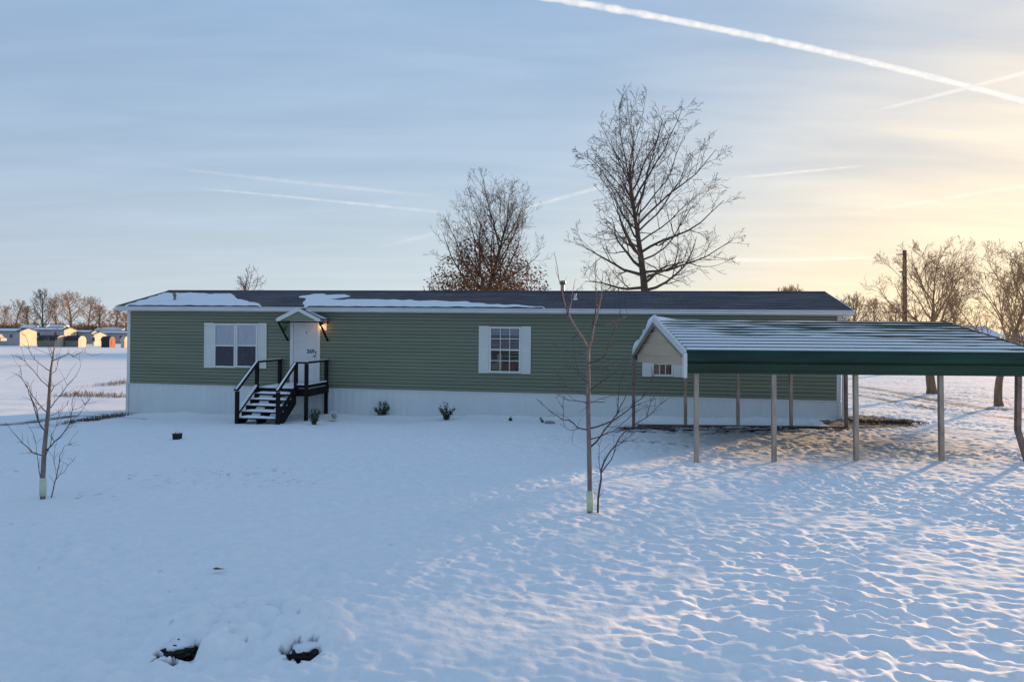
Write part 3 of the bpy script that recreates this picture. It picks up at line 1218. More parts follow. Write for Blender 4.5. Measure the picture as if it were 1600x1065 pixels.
nu, nz_ = hp(480.3, 551.3)
text('269', 0.155, nu, nz_, 'house_number', leaf)
nu, nz_ = hp(492.3, 553)
text('Y', 0.125, nu, nz_, 'house_letter', leaf)

# ---- hood over the door (projects from the wall)
HV = -0.62
fu0 = hp(432.5, 497, HV)[0]
fu1, fz0 = hp(500.5, 499, HV)
au, az = hp(463, 481.5, HV)
fz0 = hp(466, 499, HV)[1]
au = (fu0 + fu1) / 2
hood = MB()
th = 0.03
hood.prism([(fu0, fz0 + 0.015), (au, az), (fu1, fz0 + 0.015), (fu1, fz0 - th + 0.02), (au, az - th - .01), (fu0, fz0 - th + 0.02)], 'y', HV, -0.004)
hd = hood.build('door_hood', M['shingle'], house)
mb = MB()
e = 0.085
mb.prism([(fu0 - .01, fz0 + 0.02), (au, az + 0.012), (au, az + 0.012 - e * 1.15), (fu0 - .01 + e, fz0 - 0.05), (fu0 - .01, fz0 - 0.05)], 'y', HV - 0.022, HV - 0.001)
mb.prism([(au, az + 0.012), (fu1 + .01, fz0 + 0.02), (fu1 + .01, fz0 - 0.05), (fu1 + .01 - e, fz0 - 0.05), (au, az + 0.012 - e * 1.15)], 'y', HV - 0.022, HV - 0.001)
mb.build('hood_trim', M['white_vinyl'], hd)
mb = MB()
mb.prism([(fu0 + .12, fz0 - 0.03), (au, az - 0.10), (fu1 - .12, fz0 - 0.03)], 'y', HV + 0.01, HV + 0.02)
mb.build('hood_gable', M['siding'], hd)
mb = MB()
mb.box(fu0 + 0.02, fu1 - 0.02, HV - 0.012, HV + 0.035, fz0 - 0.085, fz0 - 0.052)
mb.box(fu0 + 0.02, fu0 + 0.05, HV + 0.035, -0.02, fz0 - 0.085, fz0 - 0.052)
mb.box(fu1 - 0.05, fu1 - 0.02, HV + 0.035, -0.02, fz0 - 0.085, fz0 - 0.052)
mb.build('hood_beam', M['black_wood'], hd)
for uu in (fu0 + 0.035, fu1 - 0.035):
    mb = MB()
    mb.bar((uu, HV + 0.02, fz0 - 0.07), (uu, -0.03, fz0 - 0.60), 0.04, 0.045, up=(1, 0, 0))
    mb.build('bracket', M['black_wood'], hd)
mb = MB()
mb.prism([(au + .10, az - 0.035), (fu1 - .02, fz0 + 0.045), (fu1 - .02, fz0 + 0.02), (au + .10, az - 0.065)], 'y', HV + 0.22, -0.12)
mb.prism([(fu0 + .02, fz0 + 0.05), (au - .03, az + 0.02), (au - .03, az - 0.01), (fu0 + .02, fz0 + 0.02)], 'y', HV + 0.0, -0.02)
o = mb.build('hood_snow', M['snow'], None)
o.matrix_world = HM
tag(o, 'thin snow lying on the little hood over the front door', kind='stuff')

# ---- porch light
lu0, lz1 = hp(500.8, 498)
lu1, lz0 = hp(511.5, 516)
mb = MB()
mb.box(lu0 + .03, lu1, -0.04, -0.019, lz0, lz1)
lamp = mb.build('porch_light', M['white_vinyl'], house)
lc = (hp(505, 507)[0], hp(505, 507)[1])
mb = MB()
mb.lathe([(0.008, 0.06), (0.045, 0.03), (0.05, 0.0), (0.045, -0.01)], 12, (lc[0], -0.12, lc[1]))
mb.box(lc[0] - .012, lc[0] + .012, -0.12, -0.038, lc[1] + .01, lc[1] + .03)
mb.build('lamp_cap', M['black_metal'], lamp)
mb = MB()
mb.lathe([(0.02, 0.0), (0.032, -0.03), (0.036, -0.055), (0.025, -0.085), (0.008, -0.095)], 12, (lc[0], -0.12, lc[1] - .012))
mb.build('bulb', mat('bulb', (1, .8, .5), .4, var=0, emit=(1.0, 0.42, 0.10), estr=7.0), lamp, smooth=True)
pl_ = bpy.data.lights.new('porch_lamp', 'POINT')
pl_.energy = 0.7
pl_.color = (1.0, 0.45, 0.14)
pl_.shadow_soft_size = 0.04
po = bpy.data.objects.new('porch_lamp', pl_)
col.objects.link(po)
po.parent = house
po.location = (lc[0], -0.19, lc[1] - 0.06)

# green hanging decoration left of the door
du, dzz = hp(445, 509)
mb = MB()
random.seed(4)
for i in range(70):
    a = random.uniform(0, 2 * math.pi)
    r = 0.075 + random.uniform(-.03, .03)
    c = Vector((r * math.cos(a) * .8, random.uniform(-.03, 0.0), r * math.sin(a) * 1.5))
    d1 = Vector((random.uniform(-1, 1), random.uniform(-1, 0.2), random.uniform(-1, 1))).normalized() * .03
    d2 = Vector((random.uniform(-1, 1), random.uniform(-1, 1), random.uniform(-1, 1))).normalized() * .018
    mb.add([c - d1, c + d2, c + d1, c - d2], [(0, 1, 2, 3)])
wr = thing('wreath', 'small bright green hanging decoration on the siding beside the front door', 'wreath', mw=HM @ Matrix.Translation((du, -0.03, dzz)))
mb.build('greenery', M['wreath'], wr)

# ------------------------------------------------------------------ ENTRY STEPS
PV = -1.28                                   # front edge of the platform (v)
pu0 = hp(403, 604, PV)[0]
pu1 = hp(482, 606, PV)[0]
PZ = hp(430, 606, PV)[1]
su0 = pu0
su1 = hp(463.5, 600, PV)[0]
NR = 6
run = 0.205
gz = hground(4.6, PV - 1.1)
SB = PV - run * 5.3                            # foot of the stairs
gz = hground((su0 + su1) / 2, SB) + 0.03
rise = (PZ - gz) / NR
steps = thing('entry_steps', 'black wooden stairs with railings and a small landing, dusted with snow, at the front door', 'stairs', mw=HM @ Matrix.Translation((pu0, PV, gz)))


def sl(p):
    return (p[0] - pu0, p[1] - PV, p[2] - gz)


def sbox(mb, x0, x1, y0, y1, z0, z1):
    mb.box(x0 - pu0, x1 - pu0, y0 - PV, y1 - PV, z0 - gz, z1 - gz)


mb = MB()
nb = 9
bw = (pu1 - pu0) / nb
for i in range(nb):
    sbox(mb, pu0 + i * bw + .004, pu0 + (i + 1) * bw - .004, PV, -0.07, PZ - 0.035, PZ)
mb.build('platform', M['black_wood'], steps)
mb = MB()
sbox(mb, pu0, pu1, PV - 0.04, PV - 0.002, PZ - 0.20, PZ - 0.0)
sbox(mb, pu1 + 0.002, pu1 + 0.04, PV - 0.04, -0.07, PZ - 0.20, PZ)
sbox(mb, pu0 - 0.04, pu0 - 0.002, PV - 0.04, -0.07, PZ - 0.20, PZ)
mb.build('platform_frame', M['black_wood'], steps, bevel=0.004)
# stringers (saw-tooth look through boards) three of them
for k, uu in enumerate((su0 + 0.03, (su0 + su1) / 2, su1 - 0.03)):
    mb = MB()
    prof = []
    top = []
    for i in range(1, NR):
        z = PZ - rise * i - 0.036
        top.append((PV - run * (i - 1), z))
        top.append((PV - run * i, z))
    bot = [(PV - run * (NR - 1), gz - 0.1), (PV - run * (NR - 2) + .05, gz - 0.1), (PV, PZ - 0.42)]
    pr = [(p[0] - PV, p[1] - gz) for p in top + bot]
    mb.prism(pr, 'x', uu - 0.02 - pu0, uu + 0.02 - pu0)
    mb.build('stringer', M['black_wood'], steps)
for i in range(1, NR):
    z = PZ - rise * i
    y = PV - run * i
    mb = MB()
    sbox(mb, su0 + 0.012, su1 - 0.012, y - 0.015, y + run * .98, z - 0.033, z - 0.002)
    mb.build('tread', M['black_wood'], steps)
PW = 0.085
RH = hp(463, 566, PV)[1]                       # rail top at the platform
NY = SB + 0.04
NH = hp(436, 611, NY)[1]


def post(u, v, z0, z1):
    mb = MB()
    sbox(mb, u - PW / 2, u + PW / 2, v - PW / 2, v + PW / 2, z0, z1)
    return mb.build('post', M['black_wood'], steps, bevel=0.004)


gl_ = lambda u, v: hground(u, v) - 0.1
nl_, nr_ = su0 + 0.02, su1 + 0.02
post(nl_, NY, gl_(nl_, NY), NH - .03)
post(nr_, NY, gl_(nr_, NY), NH - .03)
post(pu0 + 0.02, PV - 0.085, PZ - .20, RH - .03)
post(nr_, PV - 0.085, PZ - .20, RH - .03)
post(pu1 - 0.02, PV - 0.085, gl_(pu1, PV), RH - .03)
post(pu1 - 0.02, -0.12, gl_(pu1, 0), RH - .03)
post(pu0 + 0.02, -0.12, gl_(pu0, 0), RH - .03)
# rails
rails = [((nl_, NY - .06, NH), (pu0 + 0.02, PV - .085, RH)), ((nr_, NY - .06, NH), (nr_, PV - .085, RH)),
         ((pu0 + .02, PV - .11, RH), (pu0 + .02, -0.07, RH)), ((nr_ - .02, PV - .085, RH), (pu1 + .02, PV - .085, RH)),
         ((pu1 - .02, PV - .04, RH + .002), (pu1 - .02, -0.07, RH + .002))]
for a, b in rails:
    mb = MB()
    mb.bar(sl(a), sl(b), 0.12, 0.045)
    mb.build('handrail', M['black_wood'], steps, bevel=0.004)
low = [((nr_, PV - .085, PZ + .07), (pu1 - .02, PV - .085, PZ + .07)), ((pu1 - .02, PV - .04, PZ + .07), (pu1 - .02, -0.07, PZ + .07)),
       ((nl_ + .0, NY, gz + .22), (pu0 + .02, PV - .0, PZ + .10)), ((nr_ + .0, NY, gz + .22), (nr_, PV - .0, PZ + .10))]
for k, (a, b) in enumerate(low):
    mb = MB()
    mb.bar(sl(a), sl(b), 0.035, 0.09)
    mb.build('lower_rail', M['black_wood'], steps)
# snow on treads, platform and rails
mb = MB()
rs = random.Random(5)


def snowslab(mb, x0, x1, y0, y1, z, t, nx=10, ny=5):
    vs_ = []
    for j in range(ny + 1):
        for i in range(nx + 1):
            fx, fy = i / nx, j / ny
            e = min(fx, 1 - fx) * nx / 1.2
            e2 = min(fy, 1 - fy) * ny / 1.0
            h = min(1, e) * min(1, e2)
            x = x0 + (x1 - x0) * fx + (rs.uniform(-.012, .012) if 0 < i < nx else 0)
            y = y0 + (y1 - y0) * fy + (rs.uniform(-.012, .012))
            vs_.append((x - pu0, y - PV, z + 0.002 + t * h * rs.uniform(.8, 1.2) - gz))
    fs = [(j * (nx + 1) + i, j * (nx + 1) + i + 1, (j + 1) * (nx + 1) + i + 1, (j + 1) * (nx + 1) + i) for j in range(ny) for i in range(nx)]
    mb.add(vs_, fs)


for i in range(1, NR):
    z = PZ - rise * i
    y = PV - run * i
    snowslab(mb, su0 + 0.03, su1 - 0.03, y - 0.005, y + run * .9, z, 0.045)
snowslab(mb, pu0 + 0.03, pu1 - 0.0, PV - 0.02, -0.12, PZ, 0.05, 14, 12)
mb2 = MB()
for a, b in rails:
    off = Vector((0, 0, 0.034))
    mb2.bar(Vector(sl(a)) + off, Vector(sl(b)) + off, 0.045, 0.016)
for a, b in low[:3]:
    off = Vector((0, 0, 0.055))
    mb2.bar(Vector(sl(a)) + off, Vector(sl(b)) + off, 0.06, 0.03)
mb.add(mb2.v, mb2.f)
# wind-blown sheet of snow caught on the left lower rail
o = mb.build('step_snow', M['snow'], None, smooth=False)
o.matrix_world = HM @ Matrix.Translation((pu0, PV, gz))
tag(o, 'snow lying on the stair treads, landing and handrails', kind='stuff')

# ------------------------------------------------------------------ CARPORT
YF, YB = 10.67, 15.90
XL, XR = 2.80, 8.20
YM = (YF + YB) / 2
ZE, ZR = 1.645, 2.27
CRZ = R(-1.7)
CTILT = 0.036                                # the carport follows the slope of the ground
cpM = Matrix.Translation((XL, YF, 0)) @ Matrix.Rotation(CRZ, 4, 'Z') @ Matrix.Rotation(-CTILT, 4, 'X')
cp = thing('carport', 'open metal carport with dark green ribbed roof and beige gable beside the house', 'carport', mw=cpM)
cL = XR - XL
cW = YB - YF


def cpt(x, y):
    p = cpM @ Vector((x, y, 0))
    return g(p.x, p.y) + CTILT * y


def carp_prof(y):
    y = abs(y - cW / 2)
    return ZR - (ZR - ZE) * y / (cW / 2)


# ribbed roof sheet, front and back slopes
NRIB = 11


def slope(front):
    mb = MB()
    pts = []
    n_ = 11
    sgn = -1 if front else 1
    half = cW / 2
    for i in range(n_):
        for (fr_, h) in ((0.0, 0.0), (0.74, 0.0), (0.80, 0.042), (0.94, 0.042)):
            s = (i + fr_) / n_
            pts.append((cW / 2 + sgn * half * s, ZR - (ZR - ZE) * s + h))
    pts.append((cW / 2 + sgn * half, ZE))
    # rounded eave and the vertical side sheet
    e = [(cW / 2 + sgn * (half + 0.05), ZE - 0.02), (cW / 2 + sgn * (half + 0.075), ZE - 0.06), (cW / 2 + sgn * (half + 0.08), ZE - 0.125),
         (cW / 2 + sgn * (half + 0.062), ZE - 0.135), (cW / 2 + sgn * (half + 0.062), ZE - 0.15), (cW / 2 + sgn * (half + 0.085), ZE - 0.165),
         (cW / 2 + sgn * (half + 0.085), ZE - 0.26), (cW / 2 + sgn * (half + 0.07), ZE - 0.275), (cW / 2 + sgn * (half + 0.07), ZE - 0.318)]
    pts += e if front else e[:4]
    vs_ = []
    for x in (-0.06, cL + 0.06):
        for (y, z) in pts:
            vs_.append((x, y, z))
    n2_ = len(pts)
    mb.add(vs_, [(i, i + 1, i + 1 + n2_, i + n2_) if front else (i + n2_, i + 1 + n2_, i + 1, i) for i in range(n2_ - 1)])
    o = mb.build('roof_panel', M['green_metal'], cp)
    sm = o.modifiers.new('solid', 'SOLIDIFY')
    sm.thickness = 0.006
    sm.offset = 1 if not front else 1
    return o


slope(True)
slope(False)
mb = MB()
mb.prism([(cW / 2 - .14, ZR - 0.012), (cW / 2, ZR + 0.032), (cW / 2 + .14, ZR - 0.012), (cW / 2, ZR + 0.022)], 'x', -0.07, cL + 0.07)
mb.build('ridge_cap', M['green_metal'], cp)
# posts
front_px = [1088, 1209, 1337, 1470, 1592]
back_px = [990, 1071, 1153, 1236, 1322]
tI = cpM.inverted()


def cx_at(px, yl):
    c = tI @ CAM
    d = tI.to_3x3() @ ray(px, 640)
    t = (yl - c.y) / d.y
    return (c + d * t).x


pw = 0.068
for k, px in enumerate(front_px):
    x = cx_at(px, 0.0)
    gz0 = cpt(x, 0) - 0.08
    mb = MB()
    if k == 4:
        x = cx_at(1590, 0)
        mb.bar((x + .03, 0.0, ZE - 0.05), (x - .005, 0.0, 0.48), pw, pw, up=(0, 1, 0))
        mb.bar((x - .005, 0.0, 0.50), (x + 0.13, -0.03, gz0), pw, pw, up=(0, 1, 0))
        o = mb.build('post', M['post_rust'], cp)
        o['label'] = 'front carport post bent near its foot'
    else:
        mb.box(x - pw / 2, x + pw / 2, -pw / 2, pw / 2, gz0, ZE - 0.04)
        mb.build('post', M['post'], cp, bevel=0.006)
for k, px in enumerate(back_px):
    x = cx_at(px, cW)
    gz0 = cpt(x, cW) - 0.08
    mb = MB()
    mb.box(x - pw / 2, x + pw / 2, cW - pw / 2, cW + pw / 2, gz0, ZE - 0.04)
    mb.build('post', M['post_rust'] if k in (0, 4) else M['post'], cp, bevel=0.006)
    # rafters pair
    mb = MB()
    mb.bar((x, 0.0, ZE - 0.045), (x, cW / 2, ZR - 0.045), 0.05, 0.05)
    mb.bar((x, cW / 2, ZR - 0.045), (x, cW, ZE - 0.045), 0.05, 0.05)
    mb.build('rafter', M['post'], cp)
mb = MB()
mb.box(-0.02, cL, cW - .035, cW + .035, cpt(2, cW) - 0.02, cpt(2, cW) + 0.045)
mb.build('base_rail', M['post_rust'], cp)
for yy in (0.0, cW):
    mb = MB()
    mb.box(0.0, cL, yy - .03, yy + .03, ZE - 0.10, ZE - 0.045)
    mb.build('eave_rail', M['post'], cp)
# beige gable sheet at the left end with horizontal ribs
GZB = 1.44
mb = MB()


def halfw(z):
    if z <= ZE:
        return cW / 2 - 0.03
    return max(0.0, (cW / 2 - 0.03) * (ZR - 0.02 - z) / (ZR - 0.02 - ZE))


zs = []
z = GZB
while z < ZR - 0.03:
    for (dz_, h) in ((0.0, 0.0), (0.15, 0.0), (0.165, -0.02), (0.185, -0.02), (0.20, 0.0)):
        zs.append((z + dz_, h))
    z += 0.22
zs = [q for q in zs if q[0] < ZR - 0.03] + [(ZR - 0.03, 0.0)]
zs = sorted(zs + [(ZE, 0.0)])
pr = None
for (z, h) in zs:
    hw = halfw(z)
    pt = [(-0.03 + h, cW / 2 - hw, z), (-0.03 + h, cW / 2 + hw, z)]
    if pr:
        mb.add([pr[0], pr[1], pt[1], pt[0]], [(3, 2, 1, 0)])
    pr = pt
o = mb.build('gable_panel', M['beige_metal'], cp)
sm = o.modifiers.new('solid', 'SOLIDIFY')
sm.thickness = 0.004
mb = MB()
x0, x1 = -0.095, -0.056


def offs(pts, w_):
    return pts


# white trim following the roof line on the left end
ty = [(-0.095, 1.26), (-0.095, ZE - 0.0), (cW / 2, ZR + 0.045), (cW + 0.095, ZE), (cW + 0.095, GZB - 0.0)]
for (a, b) in zip(ty[:-1], ty[1:]):
    mb.bar((-0.105, a[0], a[1]), (-0.105, b[0], b[1]), 0.05, 0.115, up=(0, 0, 1)) if abs(a[0] - b[0]) > .01 else \
        mb.box(-0.13, -0.08, a[0] - .055, a[0] + .055, min(a[1], b[1]), max(a[1], b[1]) - .002)
mb.build('rake_trim', M['white_trim'], cp)
mb = MB()
for (a, b) in (((-0.03, ZE), (cW / 2, ZR)), ((cW / 2, ZR), (cW + 0.03, ZE))):
    mb.bar((cL + 0.075, a[0], a[1] - .0), (cL + 0.075, b[0], b[1] - .0), 0.03, 0.09)
mb.build('rake_trim', M['green_metal'], cp)

# snow on the carport roof: strips in the troughs, fuller towards the eave
mb = MB()
rs = random.Random(8)
half = cW / 2
NX = 110
for i in range(11):
    s0, s1 = (i + 0.0) / 11, (i + 0.74) / 11
    full = min(1.0, 0.38 + i * 0.070)
    vs_ = []
    xs = [0.0 - 0.03 + (cL + 0.05) * k / NX for k in range(NX + 1)]
    rows = [0.0, 0.12, 0.5, 0.9, 1.0]
    for k, x in enumerate(xs):
        nn = float(fbm(np.array([x * 0.9 + i * 3.7]), np.array([i * 1.37]), 60, 3)[0])
        leftfill = math.exp(-max(0, x) / (0.25 + 0.14 * i))
        f = min(1.0, max(0.12, full + 0.42 * nn + 0.55 * leftfill))
        # snow clings to the upper side of each rib below it (bottom of the trough)
        sb = s1
        sa = s1 - (s1 - s0) * f
        for r in rows:
            s = sa + (sb - sa) * r
            t = 0.030 * (0 if r in (0.0,) else (1 if r < .95 else 0.6)) * (0.8 + .4 * f)
            vs_.append((x, half - half * s, ZR - (ZR - ZE) * s + 0.0075 + t))
    nr2 = len(rows)
    fs = [(k * nr2 + j, k * nr2 + j + 1, (k + 1) * nr2 + j + 1, (k + 1) * nr2 + j) for k in range(NX) for j in range(nr2 - 1)]
    mb.add(vs_, fs)
# deep lumps on the back slope and draped over the left rake
for k in range(60):
    s = k / 59
    x = -0.06 + rs.uniform(-.03, .03)
# back slope blanket
nx_, ny_ = 60, 26
vs_ = []
for j in range(ny_ + 1):
    s = j / ny_
    for i in range(nx_ + 1):
        x = -0.07 + (cL + .1) * i / nx_
        h = (0.03 + 0.05 * math.exp(-max(0, x) / 0.5)) * (1 + 0.8 * float(perlin(np.array([x * 1.8]), np.array([s * 6.0]), 66)[0])) + (0.07 * max(0, math.sin(s * 9.0 + .4)) * math.exp(-x / 0.6) if x > -1 else 0)
        ed = min(1, min(j, ny_ - j) / 1.5) * (1 if i > 0 else 0.75)
        vs_.append((x, half + (half + .03) * s, ZR - (ZR - ZE) * s + 0.024 + h * ed))
fs = [(j * (nx_ + 1) + i, j * (nx_ + 1) + i + 1, (j + 1) * (nx_ + 1) + i + 1, (j + 1) * (nx_ + 1) + i) for j in range(ny_) for i in range(nx_)]
o0 = len(mb.v)
mb.add(vs_, fs)
skirt = []
for j in range(ny_ + 1):
    a = vs_[j * (nx_ + 1)]
    skirt.append(a)
sk = []
for a in skirt:
    s = (a[1] - half) / (half + .03)
    sk.append((a[0] - 0.03, a[1], ZR - (ZR - ZE) * s + 0.03))
mb.add(skirt + sk, [(k, k + 1, k + 1 + len(skirt), k + len(skirt)) for k in range(len(skirt) - 1)])
# ledge of snow along the front-left rake
lump = []
for k in range(31):
    s = k / 30
    y = half - half * s
    z = ZR - (ZR - ZE) * s
    lump.append(((-0.085, y, z + 0.055), 0.026 * (1 - .35 * s)))
mb.tube([p for p, r in lump], [r for p, r in lump], 8)
lump = []
for k in range(31):
    s = k / 30
    y = half + (half + .06) * s
    z = ZR - (ZR - ZE) * s
    lump.append(((-0.085, y, z + 0.07), 0.04 + 0.045 * max(0, math.sin(s * 9.0 + .4))))
mb.tube([p for p, r in lump], [r for p, r in lump], 8)
o = mb.build('carport_snow', M['snow'], None, smooth=True)
o.matrix_world = cpM
tag(o, 'snow lying between the ribs of the carport roof and heaped on its gable edge', kind='stuff')


# ------------------------------------------------------------------ TREES
def unit(r):
    while True:
        v = Vector((r.uniform(-1, 1), r.uniform(-1, 1), r.uniform(-1, 1)))
        if 0.05 < v.length < 1:
            return v.normalized()


def gen_tree(seed, H, tr, clear, rx, rz, cz, n1, kids, up=0.10, wob=0.22, low_ang=75, top_ang=25, tip=0.004, lead=0.92, fork=0, ellx=0.0, minlen=0.15,
             gnarl=1.0):
    """returns (trunk MB, crown MB); base at the origin. kids = children per branch for each level"""
    r = random.Random(seed)
    tk, cr = MB(), MB()
    n = 12
    pts = []
    p = Vector((0, 0, -0.15))
    d = Vector((r.uniform(-.04, .04), r.uniform(-.04, .04), 1)).normalized()
    step = (H * lead + 0.15) / n
    rad = []
    for i in range(n + 1):
        pts.append(p.copy())
        rad.append(tr * (1 - i / n) ** 0.85 + tip * 2.0)
        d = (d + Vector((r.uniform(-1, 1), r.uniform(-1, 1), 0)) * 0.055 * gnarl + Vector((0, 0, 0.05))).normalized()
        p = p + d * step
    rad[0] *= 1.35
    tk.tube(pts, rad, 10)

    def inside(q, k=1.0):
        return ((q.x - ellx) / rx) ** 2 + (q.y / rx) ** 2 + ((q.z - cz) / rz) ** 2 < k

    def branch(p0, d0, ln, r0, lev):
        ns = max(2, min(7, int(ln / 0.35) + 1)) if lev < 3 else 2
        p_ = p0.copy()
        d_ = d0.copy()
        P = [p_.copy()]
        D = [d_.copy()]
        for i in range(ns):
            d_ = (d_ + unit(r) * wob * (1 if lev < 3 else .6) + Vector((0, 0, up))).normalized()
            p_ = p_ + d_ * (ln / ns)
            P.append(p_.copy())
            D.append(d_.copy())
            if lev > 1 and not inside(p_, 1.12):
                break
        m_ = len(P) - 1
        rr = [max(tip, r0 * (1 - 0.82 * i / m_)) for i in range(m_ + 1)]
        cr.tube(P, rr, 6 if lev == 1 else (4 if lev == 2 else 3), cap=False)
        if lev <= len(kids):
            k = kids[lev - 1]
            k = max(1, int(k * (0.75 + 0.5 * r.random())))
            for c in range(k):
                t = 0.18 + 0.82 * (c + r.random()) / k
                t = min(t, 0.99)
                x = t * m_
                i = int(x)
                f = x - i
                q = P[i].lerp(P[min(i + 1, m_)], f)
                dd = D[i]
                ax = unit(r)
                side = (ax - dd * ax.dot(dd)).normalized()
                ang = R(r.uniform(28, 58))
                nd = (dd * math.cos(ang) + side * math.sin(ang)).normalized()
                nl__ = ln * r.uniform(0.30, 0.55) * (1.15 - 0.55 * t)
                if nl__ < minlen:
                    nl__ = minlen
                rq = rr[i] * (1 - f) + rr[min(i + 1, m_)] * f
                branch(q, nd, nl__, max(tip, rq * 0.62), lev + 1)

    ga = 2.39996
    for b in range(n1):
        t = (b + r.uniform(0, .8)) / n1
        h = clear + (H * lead * 0.97 - clear) * (t ** 0.9)
        x = (h + 0.15) / step
        i = min(n - 1, int(x))
        q = pts[i].lerp(pts[i + 1], x - i)
        ang = R(low_ang + (top_ang - low_ang) * t + r.uniform(-10, 10))
        az = b * ga + r.uniform(-.5, .5)
        d0 = Vector((math.cos(az) * math.sin(ang), math.sin(az) * math.sin(ang), math.cos(ang)))
        # distance to the envelope
        ln = 0.3
        while inside(q + d0 * ln + Vector((0, 0, up * ln * .8))) and ln < H:
            ln += 0.1
        ln *= r.uniform(0.82, 1.04)
        if ln < 0.5:
            ln = 0.5
        rb = (rad[i]) * r.uniform(0.32, 0.5) if t < .75 else rad[i] * .7
        branch(q, d0, ln, max(rb, tip * 2), 1)
    return tk, cr


def place_tree(name, label, tk, cr, px, py_base, Y, group=None, mt='bark', mc='twig', z=None, cat='tree'):
    p = at(px, py_base, Y)
    zz = g(p.x, Y) if z is None else z
    o = thing(name, label, cat, (p.x, Y, zz), 0, group)
    a = tk.build('trunk', M[mt], o, smooth=True)
    b = cr.build('crown', M[mc], o)
    return o


# tall tree behind the house
Yt = 31.0
H1 = 2.0 + (515 - 136) * Yt / F + 0.5
zb = g(6, Yt)
tk, cr = gen_tree(101, H1, 0.27, 4.3, 4.0, 6.1, H1 - 5.95, 34, (8, 5, 4), up=0.06, wob=0.21, low_ang=86, top_ang=14, tip=0.0066, lead=0.74, ellx=0.3)
t1 = place_tree('bare_tree', 'tallest bare tree standing behind the house with a wide twiggy crown', tk, cr, 1007, 455, Yt)

# second tree with dead leaves on its lower limbs
Yt = 33.0
H2 = 2.0 + (514 - 262) * Yt / F + 0.5
tk, cr = gen_tree(26, H2, 0.23, 3.0, 3.3, 3.9, H2 - 3.85, 26, (10, 6, 3), up=0.11, wob=0.18, low_ang=60, top_ang=30, tip=0.0050, lead=0.76, gnarl=1.8)
t2 = place_tree('oak_tree', 'medium tree behind the house keeping rusty brown leaves on its low limbs', tk, cr, 762, 455, Yt)
lf = MB()
r = random.Random(3)
for c in range(520):
    a = r.uniform(0, 2 * math.pi)
    zc = 4.2 + abs(r.gauss(0, 1.0)) * 1.15
    rad_ = math.sqrt(r.random()) * max(0.3, 2.9 - 0.80 * max(0, zc - 5.0))
    cpos = Vector((math.cos(a) * rad_, math.sin(a) * rad_, zc))
    for k in range(r.randint(10, 24)):
        q = cpos + Vector((r.gauss(0, .20), r.gauss(0, .20), r.gauss(0, .13)))
        d1 = unit(r) * r.uniform(.05, .085)
        d2 = unit(r) * r.uniform(.03, .05)
        lf.add([q - d1, q + d2, q + d1, q - d2], [(0, 1, 2, 3)])
lf.build('leaves', M['brown_leaf'], t2)

# distant small tree seen over the roof at the left, and low one behind the tall tree
tk, cr = gen_tree(31, 9.0, 0.16, 3.5, 1.9, 2.6, 6.6, 14, (7, 5), up=0.14, wob=0.2, low_ang=60, tip=0.012, lead=0.85)
place_tree('bare_tree', 'small distant bare tree showing above the snowy end of the roof', tk, cr, 399, 455, 62.0, z=-2.0 + 0.4)
o = bpy.context.scene.objects['bare_tree.001']
o.location.z = 2.0 + (511 - 421) * 62.0 / F - 9.0
tk, cr = gen_tree(37, 6.5, 0.06, 2.0, 1.1, 2.4, 4.5, 12, (6, 5), up=0.2, wob=0.16, low_ang=45, tip=0.005, lead=0.9)
o = place_tree('young_tree', 'slender young bare tree behind the roof, close to the tallest tree', tk, cr, 937, 455, 27.0)
o.location.z = 2.0 + (515 - 428) * 27.0 / F - 6.5

# trees at the right, behind the carport
tk, cr = gen_tree(51, 6.1, 0.18, 1.3, 2.75, 2.6, 3.6, 18, (10, 7, 4), up=0.12, wob=0.22, low_ang=68, top_ang=25, tip=0.0045, lead=0.72, gnarl=1.5)
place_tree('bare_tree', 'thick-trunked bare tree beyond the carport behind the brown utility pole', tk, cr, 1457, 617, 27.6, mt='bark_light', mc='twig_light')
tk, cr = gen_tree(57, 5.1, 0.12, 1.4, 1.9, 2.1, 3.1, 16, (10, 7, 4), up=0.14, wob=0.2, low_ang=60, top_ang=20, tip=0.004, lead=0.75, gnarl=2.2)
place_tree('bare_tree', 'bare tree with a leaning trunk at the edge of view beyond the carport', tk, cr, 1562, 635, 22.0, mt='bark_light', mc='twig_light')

# generic distant trees shared as meshes
protos = []
for k, (sd_, H_, rx_, rz_) in enumerate([(71, 12, 4.2, 5.0), (72, 10, 4.5, 4.2), (73, 8, 2.6, 3.6), (74, 14, 5.0, 6.0)]):
    tk, cr = gen_tree(sd_, H_, 0.26, 1.8, rx_, rz_, H_ - rz_ + .1, 22, (8, 5, 2), up=0.12, wob=0.2, low_ang=65, tip=0.018, lead=0.85)
    protos.append((tk, cr, H_))
cache = {}


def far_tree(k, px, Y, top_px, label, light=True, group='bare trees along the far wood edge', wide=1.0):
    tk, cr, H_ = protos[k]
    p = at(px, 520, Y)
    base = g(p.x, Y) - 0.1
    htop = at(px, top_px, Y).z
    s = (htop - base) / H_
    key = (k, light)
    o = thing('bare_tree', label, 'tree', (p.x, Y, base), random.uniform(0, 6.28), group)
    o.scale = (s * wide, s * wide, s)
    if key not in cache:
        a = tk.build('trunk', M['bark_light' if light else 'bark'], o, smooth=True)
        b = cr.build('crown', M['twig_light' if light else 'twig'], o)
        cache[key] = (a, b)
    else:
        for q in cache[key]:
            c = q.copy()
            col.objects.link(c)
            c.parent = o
    return o


